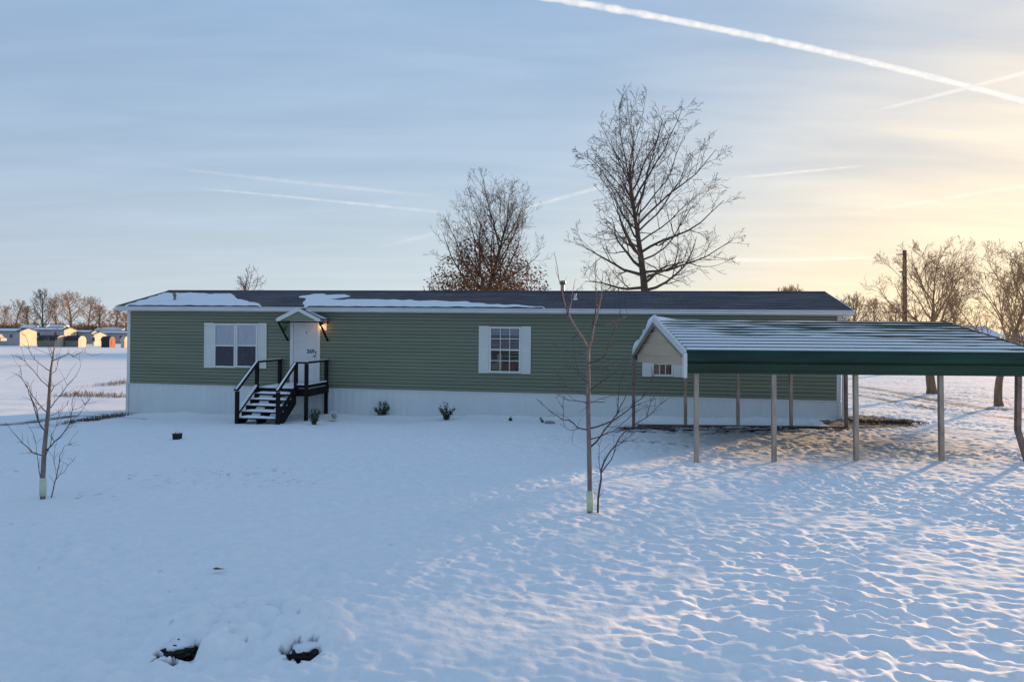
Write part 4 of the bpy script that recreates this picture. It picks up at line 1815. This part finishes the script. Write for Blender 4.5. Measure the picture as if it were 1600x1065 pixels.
random.seed(12)
ft = [(3, 66, 200, 451, 'dark-trunked tallest tree of the far wood behind the sheds', False, 1.0),
      (1, 112, 220, 456, 'broad pale tree of the far wood behind the arched sheds', True, 1.25),
      (0, 22, 225, 468, 'round-topped tree of the far wood behind the long gable-ended home', True, 1.2),
      (1, 138, 240, 464, 'spreading tree of the far wood just behind the broad pale one', True, 1.1),
      (2, 157, 230, 476, 'narrow tree of the far wood above the orange shed', True, 1.2),
      (2, 180, 235, 482, 'short tree of the far wood close to the house corner', True, 1.5),
      (0, 90, 250, 464, 'tree of the far wood between the tallest and the broad pale one', True, 1.1),
      (2, 45, 245, 478, 'small tree of the far wood just before the tallest one', True, 1.4),
      (1, -10, 230, 470, 'tree of the far wood cut by the edge of view', True, 1.1),
      (2, 197, 230, 487, 'small tree of the far wood touching the gutter end', True, 1.3),
      (0, 5, 250, 478, 'low tree of the far wood above the parked pickup', True, 1.0)]
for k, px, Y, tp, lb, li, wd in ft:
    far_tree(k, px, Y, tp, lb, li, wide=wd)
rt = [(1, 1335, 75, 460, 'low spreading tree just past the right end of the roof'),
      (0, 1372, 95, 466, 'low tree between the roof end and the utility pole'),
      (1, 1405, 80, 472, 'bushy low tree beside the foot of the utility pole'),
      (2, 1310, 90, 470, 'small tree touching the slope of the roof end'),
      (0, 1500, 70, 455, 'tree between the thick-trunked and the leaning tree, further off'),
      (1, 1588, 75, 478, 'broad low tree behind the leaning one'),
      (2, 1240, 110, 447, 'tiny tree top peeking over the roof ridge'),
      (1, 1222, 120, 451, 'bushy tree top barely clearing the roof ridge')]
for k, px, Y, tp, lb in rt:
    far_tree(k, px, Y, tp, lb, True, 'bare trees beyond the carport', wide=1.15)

# brush of the far wood
mb = MB()
r = random.Random(9)


def brush(n_, xf, yf, hf, wdt):
    for i in range(n_):
        x = xf(r)
        y = yf(r)
        z = g(x, y)
        h = hf(r)
        a = r.uniform(0, math.pi)
        w_ = r.uniform(.5, 1) * wdt
        lean = Vector((r.uniform(-.3, .3) * h, r.uniform(-.3, .3) * h, h))
        b_ = Vector((x, y, z - 0.2))
        s = Vector((math.cos(a) * w_, math.sin(a) * w_, 0))
        mid = b_ + lean * .5 + Vector((r.uniform(-.1, .1) * h, 0, 0))
        mb.add([b_ - s, b_ + s, mid + s * .8, b_ + lean, mid - s * .8], [(0, 1, 2, 3, 4)])


brush(15000, lambda r: r.uniform(-235, -110), lambda r: r.uniform(238, 262), lambda r: 1.2 + 3.6 * r.random() ** 1.2, 0.11)
mb.build('distant_wood', mat('brush', (0.26, 0.12, 0.04), 0.9, var=0.6, vscale=0.05, c2=(0.34, 0.19, 0.05)), None)
tag(bpy.context.scene.objects['distant_wood'], 'russet undergrowth of the far wood behind the sheds', kind='stuff')
mb = MB()
brush(9000, lambda r: r.uniform(-48, 190), lambda r: r.uniform(128, 150), lambda r: 1.0 + 5.0 * r.random() ** 1.3, 0.07)
brush(9000, lambda r: r.uniform(-46, 20), lambda r: r.uniform(96, 116), lambda r: 3.0 + 3.5 * r.random() ** 1.3, 0.07)  # hidden row behind the house, added to shade the far field
mb.build('distant_brush', mat('brush_grey', (0.13, 0.095, 0.07), 0.9, var=0.4, vscale=0.1), None)
tag(bpy.context.scene.objects['distant_brush'], 'greyish thicket along the horizon behind the house and carport, with a hidden row added for shade', kind='stuff')

# ------------------------------------------------------------------ SAPLINGS
SHOOT = {(934, 801), (940, 738), (966, 690), (938, 735), (1010, 652), (80, 777), (88, 748), (88, 735)}


def sapling(name, label, Y, trunk, trads, branches, guard, base, seed, extra):
    r = random.Random(seed)
    Y = onground(base[0], base[1] + 2).y
    bp_ = at(base[0], base[1], Y)
    gz_ = g(bp_.x, Y)
    root = thing(name, label, 'tree', (bp_.x, Y, gz_))
    org = Vector((bp_.x, Y, gz_))

    def P(px, py, dy=0.0):
        q = at(px, py, Y + dy)
        return q - org
    tk = MB()
    pts = [P(*p) for p in trunk]
    pts[0].z = -0.06
    tk.tube(pts, trads, 9)
    tk.build('trunk', M['sapling_bark'], root, smooth=True)
    cr = MB()
    ld = MB()
    sh_ = MB()
    main_cr = cr
    for bi, br in enumerate(branches):
        r0, pl = br
        cr = sh_ if (pl[0][0], pl[0][1]) in SHOOT else main_cr
        k = r.uniform(-.55, .55)
        n_ = len(pl)
        off = 0 if r0 > 0 else 0
        P_ = []
        for i, p in enumerate(pl):
            P_.append(P(p[0], p[1], k * i / max(1, n_ - 1) + (p[2] if len(p) > 2 else 0)))
        # refine with wobble
        Q = [P_[0]]
        for a, b in zip(P_[:-1], P_[1:]):
            mid = a.lerp(b, .5) + unit(r) * (b - a).length * .05
            Q += [mid, b]
        rr = [max(0.0022, r0 * (1 - .8 * i / (len(Q) - 1))) for i in range(len(Q))]
        (ld if r0 >= .012 else cr).tube(Q, rr, 7 if r0 >= .012 else 5)
        # little twigs
        for t in range(int(len(Q) * extra)):
            i = r.randint(1, len(Q) - 1)
            d = (Q[i] - Q[i - 1]).normalized()
            nd = (d + unit(r) * .9 + Vector((0, 0, .3))).normalized()
            ln = r.uniform(.05, .22)
            q1 = Q[i] + nd * ln * .5
            q2 = q1 + (nd + unit(r) * .3).normalized() * ln * .5
            cr.tube([Q[i], q1, q2], [.0025, .002, .0014], 3, cap=False)
    main_cr.build('branches', M['sapling_twig'], root, smooth=True)
    if sh_.v:
        sh_.build('side_shoot', M['sapling_twig'], root, smooth=True)
    if ld.v:
        ld.build('forked_leaders', M['sapling_bark'], root, smooth=True)
    if guard:
        gm = MB()
        g0 = P(*guard[0])
        g1 = P(*guard[1])
        gr_ = guard[2]
        gm.tube([g0, g0.lerp(g1, .5), g1], [gr_, gr_ * 1.04, gr_ * .95], 14)
        gm.build('trunk_guard', M['guard'], root, smooth=True)
    return root


sapling('sapling', 'taller bare young tree, forked high, standing in front of the carport gable', 7.55,
        [(922, 800), (921.5, 765), (920.5, 700), (919, 640), (919.5, 600), (919, 570), (919.5, 543)],
        [0.030, 0.025, 0.024, 0.023, 0.021, 0.019, 0.017],
        [(.0125, [(919.5, 545), (907, 522), (893, 500), (886, 487), (880, 465), (873, 435), (866, 395)]),
         (.013, [(919.5, 545), (926, 520), (931, 500), (937, 475), (940, 455), (942, 428)]),
         (.010, [(925, 522), (930, 492), (932, 470), (931, 440), (930.5, 410)]),
         (.007, [(887, 490), (892, 475), (896, 450), (899, 436)]),
         (.009, [(921, 567), (940, 560), (948, 552), (952, 535), (962, 510), (968, 490)]),
         (.007, [(919, 612), (938, 598), (960, 582), (985, 564)]),
         (.005, [(921, 574), (945, 574), (965, 572), (983, 562)]),
         (.005, [(928, 507), (950, 507), (965, 500), (980, 493)]),
         (.005, [(919, 556), (900, 550), (880, 550), (864, 536)]),
         (.005, [(919, 600), (905, 586), (899, 560), (895, 530)]),
         (.005, [(919, 618), (900, 612), (885, 603), (873, 588)]),
         (.004, [(919, 590), (900, 577), (884, 573)]),
         (.008, [(920, 671), (903, 668), (889, 656), (878, 655), (863, 645), (850, 633), (838, 622)]),
         (.004, [(880, 655), (881, 640), (880, 628), (883, 622)]),
         (.006, [(920, 631), (900, 626), (880, 622), (868, 614)]),
         (.004, [(905, 669), (890, 672), (875, 662)]),
         (.010, [(921, 669), (945, 662), (962, 654), (985, 637), (1003, 622), (1015, 605), (1022, 588)]),
         (.010, [(921, 699), (938, 682), (953, 662), (965, 645), (975, 625), (985, 600), (989, 570)]),
         (.007, [(921, 686), (945, 678), (958, 674), (980, 655), (1000, 640)]),
         (.006, [(963, 650), (966, 625), (968, 600), (975, 580)]),
         (.005, [(945, 628), (925, 628), (950, 620), (960, 617)]),
         (.0115, [(934, 801), (937, 760), (939, 735), (950, 710), (962, 695), (975, 675), (990, 665), (1010, 652), (1023, 640), (1042, 624)]),
         (.007, [(940, 738), (955, 718), (962, 697), (978, 685), (993, 675)]),
         (.005, [(966, 690), (980, 688), (991, 690)]),
         (.004, [(938, 735), (936, 710), (934, 688)]),
         (.005, [(1010, 652), (1016, 630), (1019, 605)]),
         (.004, [(985, 637), (1010, 627), (1025, 622)])],
        ((922, 797), (921.5, 766), 0.036), (922, 800), 5, 0.9)

sapling('sapling', 'slim bare young tree on open snow, away from the house, branching low', 8.7,
        [(67, 778), (67, 745), (69, 705), (72.5, 670), (75.5, 640), (78, 600), (80, 575), (83, 555), (87, 530)],
        [0.030, 0.027, 0.025, 0.022, 0.020, 0.017, 0.013, 0.009, 0.004],
        [(.008, [(69, 712), (50, 706), (35, 692), (20, 675), (8, 660)]),
         (.008, [(72, 674), (62, 662), (56, 645), (50, 625), (43, 605), (35, 592), (25, 585)]),
         (.006, [(60, 655), (52, 628), (48, 610), (44, 598)]),
         (.006, [(75, 645), (62, 632), (50, 617), (40, 602), (34, 590), (32, 575)]),
         (.006, [(77, 606), (65, 595), (52, 578), (40, 565), (30, 558)]),
         (.005, [(79, 580), (65, 570), (55, 562), (45, 545), (40, 525)]),
         (.004, [(82, 562), (76, 545), (72, 528)]),
         (.004, [(83, 555), (76, 530), (70, 512)]),
         (.004, [(84, 550), (90, 530), (88, 512)]),
         (.008, [(71, 705), (85, 690), (100, 675), (110, 660), (113, 640), (114, 622), (120, 612)]),
         (.005, [(71, 712), (78, 697), (80, 680), (88, 665), (92, 650)]),
         (.006, [(79, 637), (92, 620), (105, 602), (118, 588), (126, 572)]),
         (.005, [(80, 612), (92, 598), (104, 590)]),
         (.004, [(82, 583), (90, 570), (96, 558)]),
         (.006, [(83, 563), (100, 556), (108, 552), (115, 558), (122, 552), (132, 551), (144, 555)]),
         (.004, [(113, 640), (126, 636), (138, 627)]),
         (.004, [(108, 662), (125, 645), (140, 622)]),
         (.004, [(76, 650), (90, 645), (105, 632)]),
         (.007, [(80, 777), (85, 755), (90, 735), (93, 712), (100, 697), (112, 692)]),
         (.004, [(88, 748), (100, 738), (114, 720)]),
         (.003, [(88, 735), (84, 720), (85, 708)]),
         (.006, [(66, 760), (61, 735), (57, 705), (53, 680)])],
        ((67, 774), (67, 746), 0.036), (67, 778), 6, 0.8)


# ------------------------------------------------------------------ SHRUBS
def shrub(px, py, h, w_, n_, label, seed):
    p = onground(px, py)
    r = random.Random(seed)
    o = thing('shrub', label, 'shrub', p, 0, 'small evergreen shrubs along the skirting')
    st = MB()
    lf = MB()
    ns = max(2, int(n_ / 9))
    for i in range(ns):
        a = r.uniform(0, 6.28)
        q = Vector((0, 0, -0.03))
        d = Vector((math.cos(a) * r.uniform(.1, .6), math.sin(a) * r.uniform(.1, .6), 1)).normalized()
        P = [q.copy()]
        L_ = h * r.uniform(.65, 1.05)
        for k in range(4):
            d = (d + unit(r) * .2).normalized()
            q = q + d * L_ / 4
            q.x = max(-w_ / 2, min(w_ / 2, q.x))
            P.append(q.copy())
        st.tube(P, [.006, .005, .004, .003, .002], 4)
        for k in range(20):
            t = r.uniform(.6, 4)
            a_ = int(min(3, t))
            c = P[a_].lerp(P[a_ + 1], t - a_) + unit(r) * .035
            u1_ = unit(r) * r.uniform(.028, .045)
            u2_ = unit(r) * r.uniform(.014, .022)
            lf.add([c - u1_, c + u2_, c + u1_, c - u2_], [(0, 1, 2, 3)])
    st.build('stem', M['twig'], o)
    lf.build('leaves', M['green_leaf'], o)
    return o


shrub(597, 652, 0.50, 0.42, 170, 'bushy evergreen shrub, nearest to the steps along the open skirting', 1)
shrub(698, 656, 0.50, 0.40, 170, 'upright evergreen shrub by the skirting, left of the grid window', 2)
shrub(491, 663, 0.46, 0.45, 170, 'evergreen shrub growing beside the landing post under the steps', 3)
shrub(797, 657, 0.16, 0.35, 26, 'tiny sprawling sprig below the grid window, mostly buried in snow', 4)
shrub(848, 660, 0.17, 0.2, 20, 'tiny upright sprig by the skirting beside a pale stone', 5)

p = onground(859, 661)
mb = MB()
mb.lathe([(0.02, -0.03), (0.13, -0.02), (0.14, 0.02), (0.10, 0.05), (0.03, 0.06)], 9, (0, 0, 0))
o = mb.build('stone', mat('stone', (0.25, 0.24, 0.24), .9, var=.3, vscale=9), None, smooth=True)
o.location = p
tag(o, 'low pale stone by the skirting beside a tiny sprig', 'stone')
# planter box
p = onground(277, 685)
pb = thing('planter_box', 'small black planter box topped with snow on the lawn below the double window', 'planter', p, R(-12))
mb = MB()
mb.prism([(-0.11, -0.03), (0.11, -0.03), (0.125, 0.14), (-0.125, 0.14)], 'y', -0.09, 0.09)
mb.box(-0.135, 0.135, -0.10, 0.10, 0.14, 0.155)
mb.build('box', M['black_plastic'], pb)
mb = MB()
r = random.Random(2)
for i in range(5):
    mb.lathe([(0.045, 0.0), (0.05, 0.02), (0.035, 0.05), (0.01, 0.065)], 8, (r.uniform(-.09, .09), r.uniform(-.06, .06), 0.155))
mb.build('snow_cap', M['snow'], pb, smooth=True)
mb = MB()
for i in range(9):
    c = Vector((r.uniform(-.12, .12), r.uniform(-.08, .08), .155))
    t_ = c + Vector((r.uniform(-.05, .05), r.uniform(-.05, .05), r.uniform(.05, .11)))
    mb = MB()
    mb.tube([c, t_], [.004, .002], 3)
    mb.build('dead_stem', M['weed'], pb)
pb.scale = (.62, .62, .72)
# bucket by the landing
p = onground(516, 658)
bk = thing('bucket', 'small white bucket tipped in the snow behind the landing', 'bucket', p, 0)
mb = MB()
mb.lathe([(0.085, 0.0), (0.11, 0.2), (0.118, 0.2), (0.118, 0.215), (0.10, 0.215), (0.08, 0.02)], 16)
b_ = mb.build('pail', M['white_vinyl'], bk, smooth=False)
b_.rotation_euler = (R(35), R(50), 0)
b_.location = (0, 0, 0.05)


# snow-capped clods in the foreground
def clod(px, py, s, label, seed):
    p = onground(px, py)
    o = thing('dirt_clod', label, 'clod', p + Vector((0, 0, -0.035)), 0, 'clods of dirt in the trampled snow')
    r = random.Random(seed)
    for nm, m_, sc_, zz in (('clod', 'dark_soil', 1.0, 0.0), ('snow_cap', 'snow', 1.08, 0.35)):
        n1_, n2_ = 22, 14
        vs_ = []
        for j in range(n2_ + 1):
            th_ = math.pi * j / n2_
            for i in range(n1_):
                ph = 2 * math.pi * i / n1_
                d = Vector((math.sin(th_) * math.cos(ph), math.sin(th_) * math.sin(ph), math.cos(th_)))
                k = 1 + 0.38 * float(perlin(np.array([d.x * 2.3 + seed + d.z]), np.array([d.y * 2.3 + d.z * 1.3]), seed)[0])
                if nm == 'clod':
                    k *= 1 + .22 * float(perlin(np.array([d.x * 9 + d.z * 5]), np.array([d.y * 9]), seed)[0])
                vs_.append(Vector((d.x * s * sc_ * 1.1, d.y * s * sc_ * .8, max(-.3, d.z) * s * .55 * sc_ + zz * s)) * k if nm == 'clod' else
                           Vector((d.x * s * sc_ * .95 * k - .1 * s, (d.y * .85 + .32) * s * sc_ * k, d.z * s * .38 * k + zz * s + d.x * s * .12)))
        fs = [(j * n1_ + i, j * n1_ + (i + 1) % n1_, (j + 1) * n1_ + (i + 1) % n1_, (j + 1) * n1_ + i) for j in range(n2_) for i in range(n1_)]
        mb = MB()
        mb.add(vs_, fs)
        mb.build(nm, M[m_], o, smooth=(nm != 'clod'))


clod(283, 1008, 0.092, 'snow-capped dark clod of dirt at the edge of the trampled patch', 3)
clod(475, 1012, 0.078, 'snow-capped dark clod of dirt beside rounded snow lumps in the trampled patch', 6)
# dead leaf and twigs
p = onground(341, 894)
mb = MB()
mb.add([(-.045, 0, .005), (-.02, .016, .014), (.02, .014, .01), (.05, .0, .018), (.02, -.014, .014), (-.02, -.012, .006)], [(0, 5, 1), (1, 5, 4, 2), (2, 4, 3)])
o = mb.build('dead_leaf', M['brown_leaf'], None)
o.location = p + Vector((0, 0, .02))
o.rotation_euler = (0.1, .2, .3)
tag(o, 'single curled brown leaf lying on the snow near the trampled patch', 'leaf')

# dry weeds in the background
def weeds(name, a, b, n_, hmax, label, sprd, seed):
    r = random.Random(seed)
    p0, p1 = onground(*a), onground(*b)
    mb = MB()
    for i in range(n_):
        t = r.random()
        q = p0.lerp(p1, t) + Vector((r.gauss(0, sprd * .3), r.gauss(0, sprd), 0))
        q.z = g(q.x, q.y) - .03
        h = hmax * r.uniform(.3, 1)
        tp = q + Vector((r.uniform(-.5, .5) * h, r.uniform(-.4, .4) * h, h))
        mid = q.lerp(tp, .5) + Vector((r.uniform(-.1, .1) * h, 0, .1 * h))
        w_ = .007
        mb.tube([q, mid, tp], [w_, w_ * .7, w_ * .3], 3, cap=False)
    o = mb.build(name, M['weed'], None)
    tag(o, label, kind='stuff')


weeds('dry_weeds', (105, 616), (198, 620), 450, .22, 'strip of dry weeds poking through snow past the house corner', .5, 1)
weeds('dry_brush', (172, 602), (200, 596), 260, .26, 'low dark brush against the house corner', .9, 2)
weeds('mulch_twigs', (965, 669), (1290, 669), 1500, .07, 'dead stalks along the foundation behind the carport posts', .16, 3)
weeds('dead_grass', (1322, 658), (1436, 662), 1600, .10, 'brown dead grass showing beyond the right end of the house', .28, 4)
weeds('garden_stalks', (110, 660), (196, 648), 500, .14, 'dark garden stalks on the bank at the house corner', .3, 5)

# ------------------------------------------------------------------ UTILITY POLE
p = at(1413, 520, 45.0)
gz_ = g(p.x, 45.0)
topz = at(1413, 391, 45.0).z
up_ = thing('utility_pole', 'brown wooden utility pole beyond the carport among bare trees', 'utility pole', (p.x, 45.0, gz_))
mb = MB()
mb.tube([(0, 0, -.3), (0.02, 0, (topz - gz_) * .5), (-0.02, 0, topz - gz_)], [.17, .15, .12], 12)
mb.build('pole', M['pole_wood'], up_, smooth=True)
mb = MB()
zt = topz - gz_
mb.bar((-0.05, 0, zt - .25), (-.55, 0, zt - .16 - .12), .05, .06)
mb.build('bracket_arm', M['black_metal'], up_)
mb = MB()
mb.lathe([(.04, 0), (.1, .02), (.1, .38), (.05, .42)], 10, (-.16, -.12, zt - 1.75))
mb.box(-.30, -.1, -.05, .05, zt - 1.45, zt - 1.38)
mb.build('transformer', M['galv'], up_)
mb = MB()
a = Vector((-0.02, 0, zt - .2))
pts = []
b = Vector((-22, 6, zt + 0.2))
mb = MB()
mb.box(.13, .19, -.03, .03, 0, (topz - gz_) * .40)
mb.build('conduit', M['galv'], up_)


# ------------------------------------------------------------------ BACKGROUND BUILDINGS (left)
def bmat(name, c):
    return mat(name, c, .7, var=.06, vscale=1.0)


W_GREY_SHADE, W_CREAM_SUN, W_TAN = bmat('home_grey_shade', (.30, .32, .36)), bmat('home_cream_sun', (.50, .43, .32)), bmat('home_tan', (.45, .42, .36))  # grey sides, cream ends: shade and low sun put into the wall colours
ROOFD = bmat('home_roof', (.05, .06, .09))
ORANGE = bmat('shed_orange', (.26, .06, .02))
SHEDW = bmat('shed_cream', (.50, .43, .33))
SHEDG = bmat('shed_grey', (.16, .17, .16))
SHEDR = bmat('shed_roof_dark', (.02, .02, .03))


def bg_home(px, Y, ln, wd, hw, rise, ybase, label, side=W_GREY_SHADE, end=W_CREAM_SUN, snow=True):
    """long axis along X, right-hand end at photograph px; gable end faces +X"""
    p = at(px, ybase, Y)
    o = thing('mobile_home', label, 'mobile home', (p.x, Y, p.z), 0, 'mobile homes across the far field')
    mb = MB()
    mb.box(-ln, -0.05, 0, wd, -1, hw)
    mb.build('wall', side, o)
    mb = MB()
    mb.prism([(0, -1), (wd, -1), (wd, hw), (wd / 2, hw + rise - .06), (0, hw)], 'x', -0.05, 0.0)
    mb.build('gable_wall', end, o)
    mb = MB()
    t = .12
    mb.prism([(-.25, hw - .02), (wd / 2, hw + rise), (wd + .25, hw - .02), (wd + .25, hw - .02 + t), (wd / 2, hw + rise + t), (-.25, hw - .02 + t)], 'x', -ln - .2, .2)
    rf = mb.build('roof', ROOFD, o)
    if snow:
        mb = MB()
        mb.prism([(-.2, hw + t), (wd * .33, hw + rise * .66 + t), (wd * .33, hw + rise * .66 + t + .05), (-.2, hw + t + .06)], 'x', -ln * .95, -ln * .05)
        s_ = mb.build('snow_cap', M['snow'], rf)
    nwin = max(1, int(ln / 4))
    for i in range(nwin):
        x = -ln + (i + .5) * ln / nwin
        mb = MB()
        mb.box(x - .45, x + .45, -.04, -.002, hw * .40, hw * .82)
        wn = mb.build('window', M['white_vinyl'], o)
        mb = MB()
        mb.box(x - .38, x + .38, -.06, -.042, hw * .43, hw * .79)
        mb.build('pane', M['glass'], wn)
    return o


bg_home(31, 158, 16, 5.6, 2.7, .75, 536, 'grey home with a sunlit cream gable end, at the edge of view across the field')
bg_home(100, 172, 8.5, 5.0, 2.6, .7, 532, 'grey home behind the dark-roofed arched shed, its yellowish end lit')
bg_home(143, 178, 7.5, 3.0, 2.3, .6, 533, 'low bluish home with snow on its roof between the two cream gable ends', end=W_GREY_SHADE)
bg_home(146.5, 163, 0.3, 5.0, 2.7, .75, 541, 'small cream gable building beside the orange arched shed', side=W_CREAM_SUN)
bg_home(203, 182, 9.5, 4.5, 2.6, .7, 536, 'bluish home with snow on its roof seen beside the house corner', end=W_GREY_SHADE)


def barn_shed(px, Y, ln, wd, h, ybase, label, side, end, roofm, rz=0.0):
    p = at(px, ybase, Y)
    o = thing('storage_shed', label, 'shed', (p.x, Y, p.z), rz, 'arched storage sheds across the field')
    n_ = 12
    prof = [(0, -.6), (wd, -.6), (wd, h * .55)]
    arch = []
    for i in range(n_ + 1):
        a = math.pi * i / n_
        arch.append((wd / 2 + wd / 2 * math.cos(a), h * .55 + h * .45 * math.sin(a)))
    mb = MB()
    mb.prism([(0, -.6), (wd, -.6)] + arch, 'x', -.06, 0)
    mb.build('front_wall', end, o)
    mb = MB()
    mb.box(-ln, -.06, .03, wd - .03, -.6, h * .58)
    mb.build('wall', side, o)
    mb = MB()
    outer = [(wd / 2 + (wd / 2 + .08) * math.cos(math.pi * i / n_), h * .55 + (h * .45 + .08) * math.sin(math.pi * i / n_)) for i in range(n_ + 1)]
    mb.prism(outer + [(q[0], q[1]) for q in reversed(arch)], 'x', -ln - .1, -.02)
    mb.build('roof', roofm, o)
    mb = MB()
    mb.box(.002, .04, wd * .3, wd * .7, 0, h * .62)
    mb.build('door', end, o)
    return o


barn_shed(88.5, 148, 4.2, 3.7, 2.35, 541, 'grey arched shed with dark roof and lit cream front, larger of the pair', SHEDG, SHEDW, SHEDR)
barn_shed(122.5, 150, 3.0, 2.8, 2.3, 541, 'grey arched shed with cream front, smaller of the pair', SHEDG, SHEDW, SHEDR)
barn_shed(171, 148, 1.8, 2.2, 2.1, 541, 'arched shed with orange front and near black side', SHEDR, ORANGE, SHEDR)
barn_shed(194.5, 146, 0.8, 1.5, 2.3, 543, 'narrow pale shed next to the house corner across the field', SHEDW, SHEDW, SHEDW)
# pickup at the left edge of view
p = at(-2, 535, 150)
vn = thing('parked_van', 'pale van parked across the field at the edge of view', 'van', (p.x, 150, p.z), 0)
mb = MB()
mb.prism([(-3.2, .35), (1.1, .35), (1.15, .95), (.55, 1.15), (0.0, 1.85), (-3.1, 1.9), (-3.25, 1.2)], 'y', -0.9, .9)
mb.build('body', SHEDW, vn, bevel=.06)
for x in (-2.4, .4):
    mb = MB()
    mb.tube([(x, -1.0, .35), (x, -.75, .35)], .35, 12)
    mb.build('wheel', M['black_plastic'], vn)
mb = MB()
mb.box(-2.8, -.3, -.93, -.902, 1.2, 1.65)
mb.build('window', M['glass'], vn)
# far pale roofs beyond
for (px, Y, ln, yb, lb) in [(52, 232, 5, 515, 'far pale roofed house showing above the cream gable end'), (68, 236, 8, 514, 'far pale house beside the dark trunk of the tallest wood tree'),
                            (97, 230, 5, 514, 'far pale house just above the yellowish lit end'), (190, 228, 9, 518, 'far low pinkish house near the house corner')]:
    p = at(px, yb, Y)
    o = thing('distant_house', lb, 'house', (p.x, Y, p.z), 0, 'far houses at the wood edge')
    mb = MB()
    mb.box(-ln, 0, 0, 5, -2, .55)
    mb.build('wall', W_TAN, o)
    mb = MB()
    mb.prism([(-.3, .5), (2.5, 1.5), (5.3, .5)], 'x', -ln - .2, .2)
    mb.build('roof', M['snow'], o)
# snowy roof beyond the carport
p = at(1562, 528, 70)
o = thing('distant_house', 'small snow roofed outbuilding under the bare trees beyond the carport', 'house', (p.x, 70, p.z), R(12))
mb = MB()
mb.box(-3.4, 0, 0, 4, -3, .25)
mb.build('wall', W_TAN, o)
mb = MB()
mb.prism([(-.3, .2), (2.0, 1.25), (4.3, .2)], 'x', -3.7, .3)
mb.build('roof', M['snow'], o)
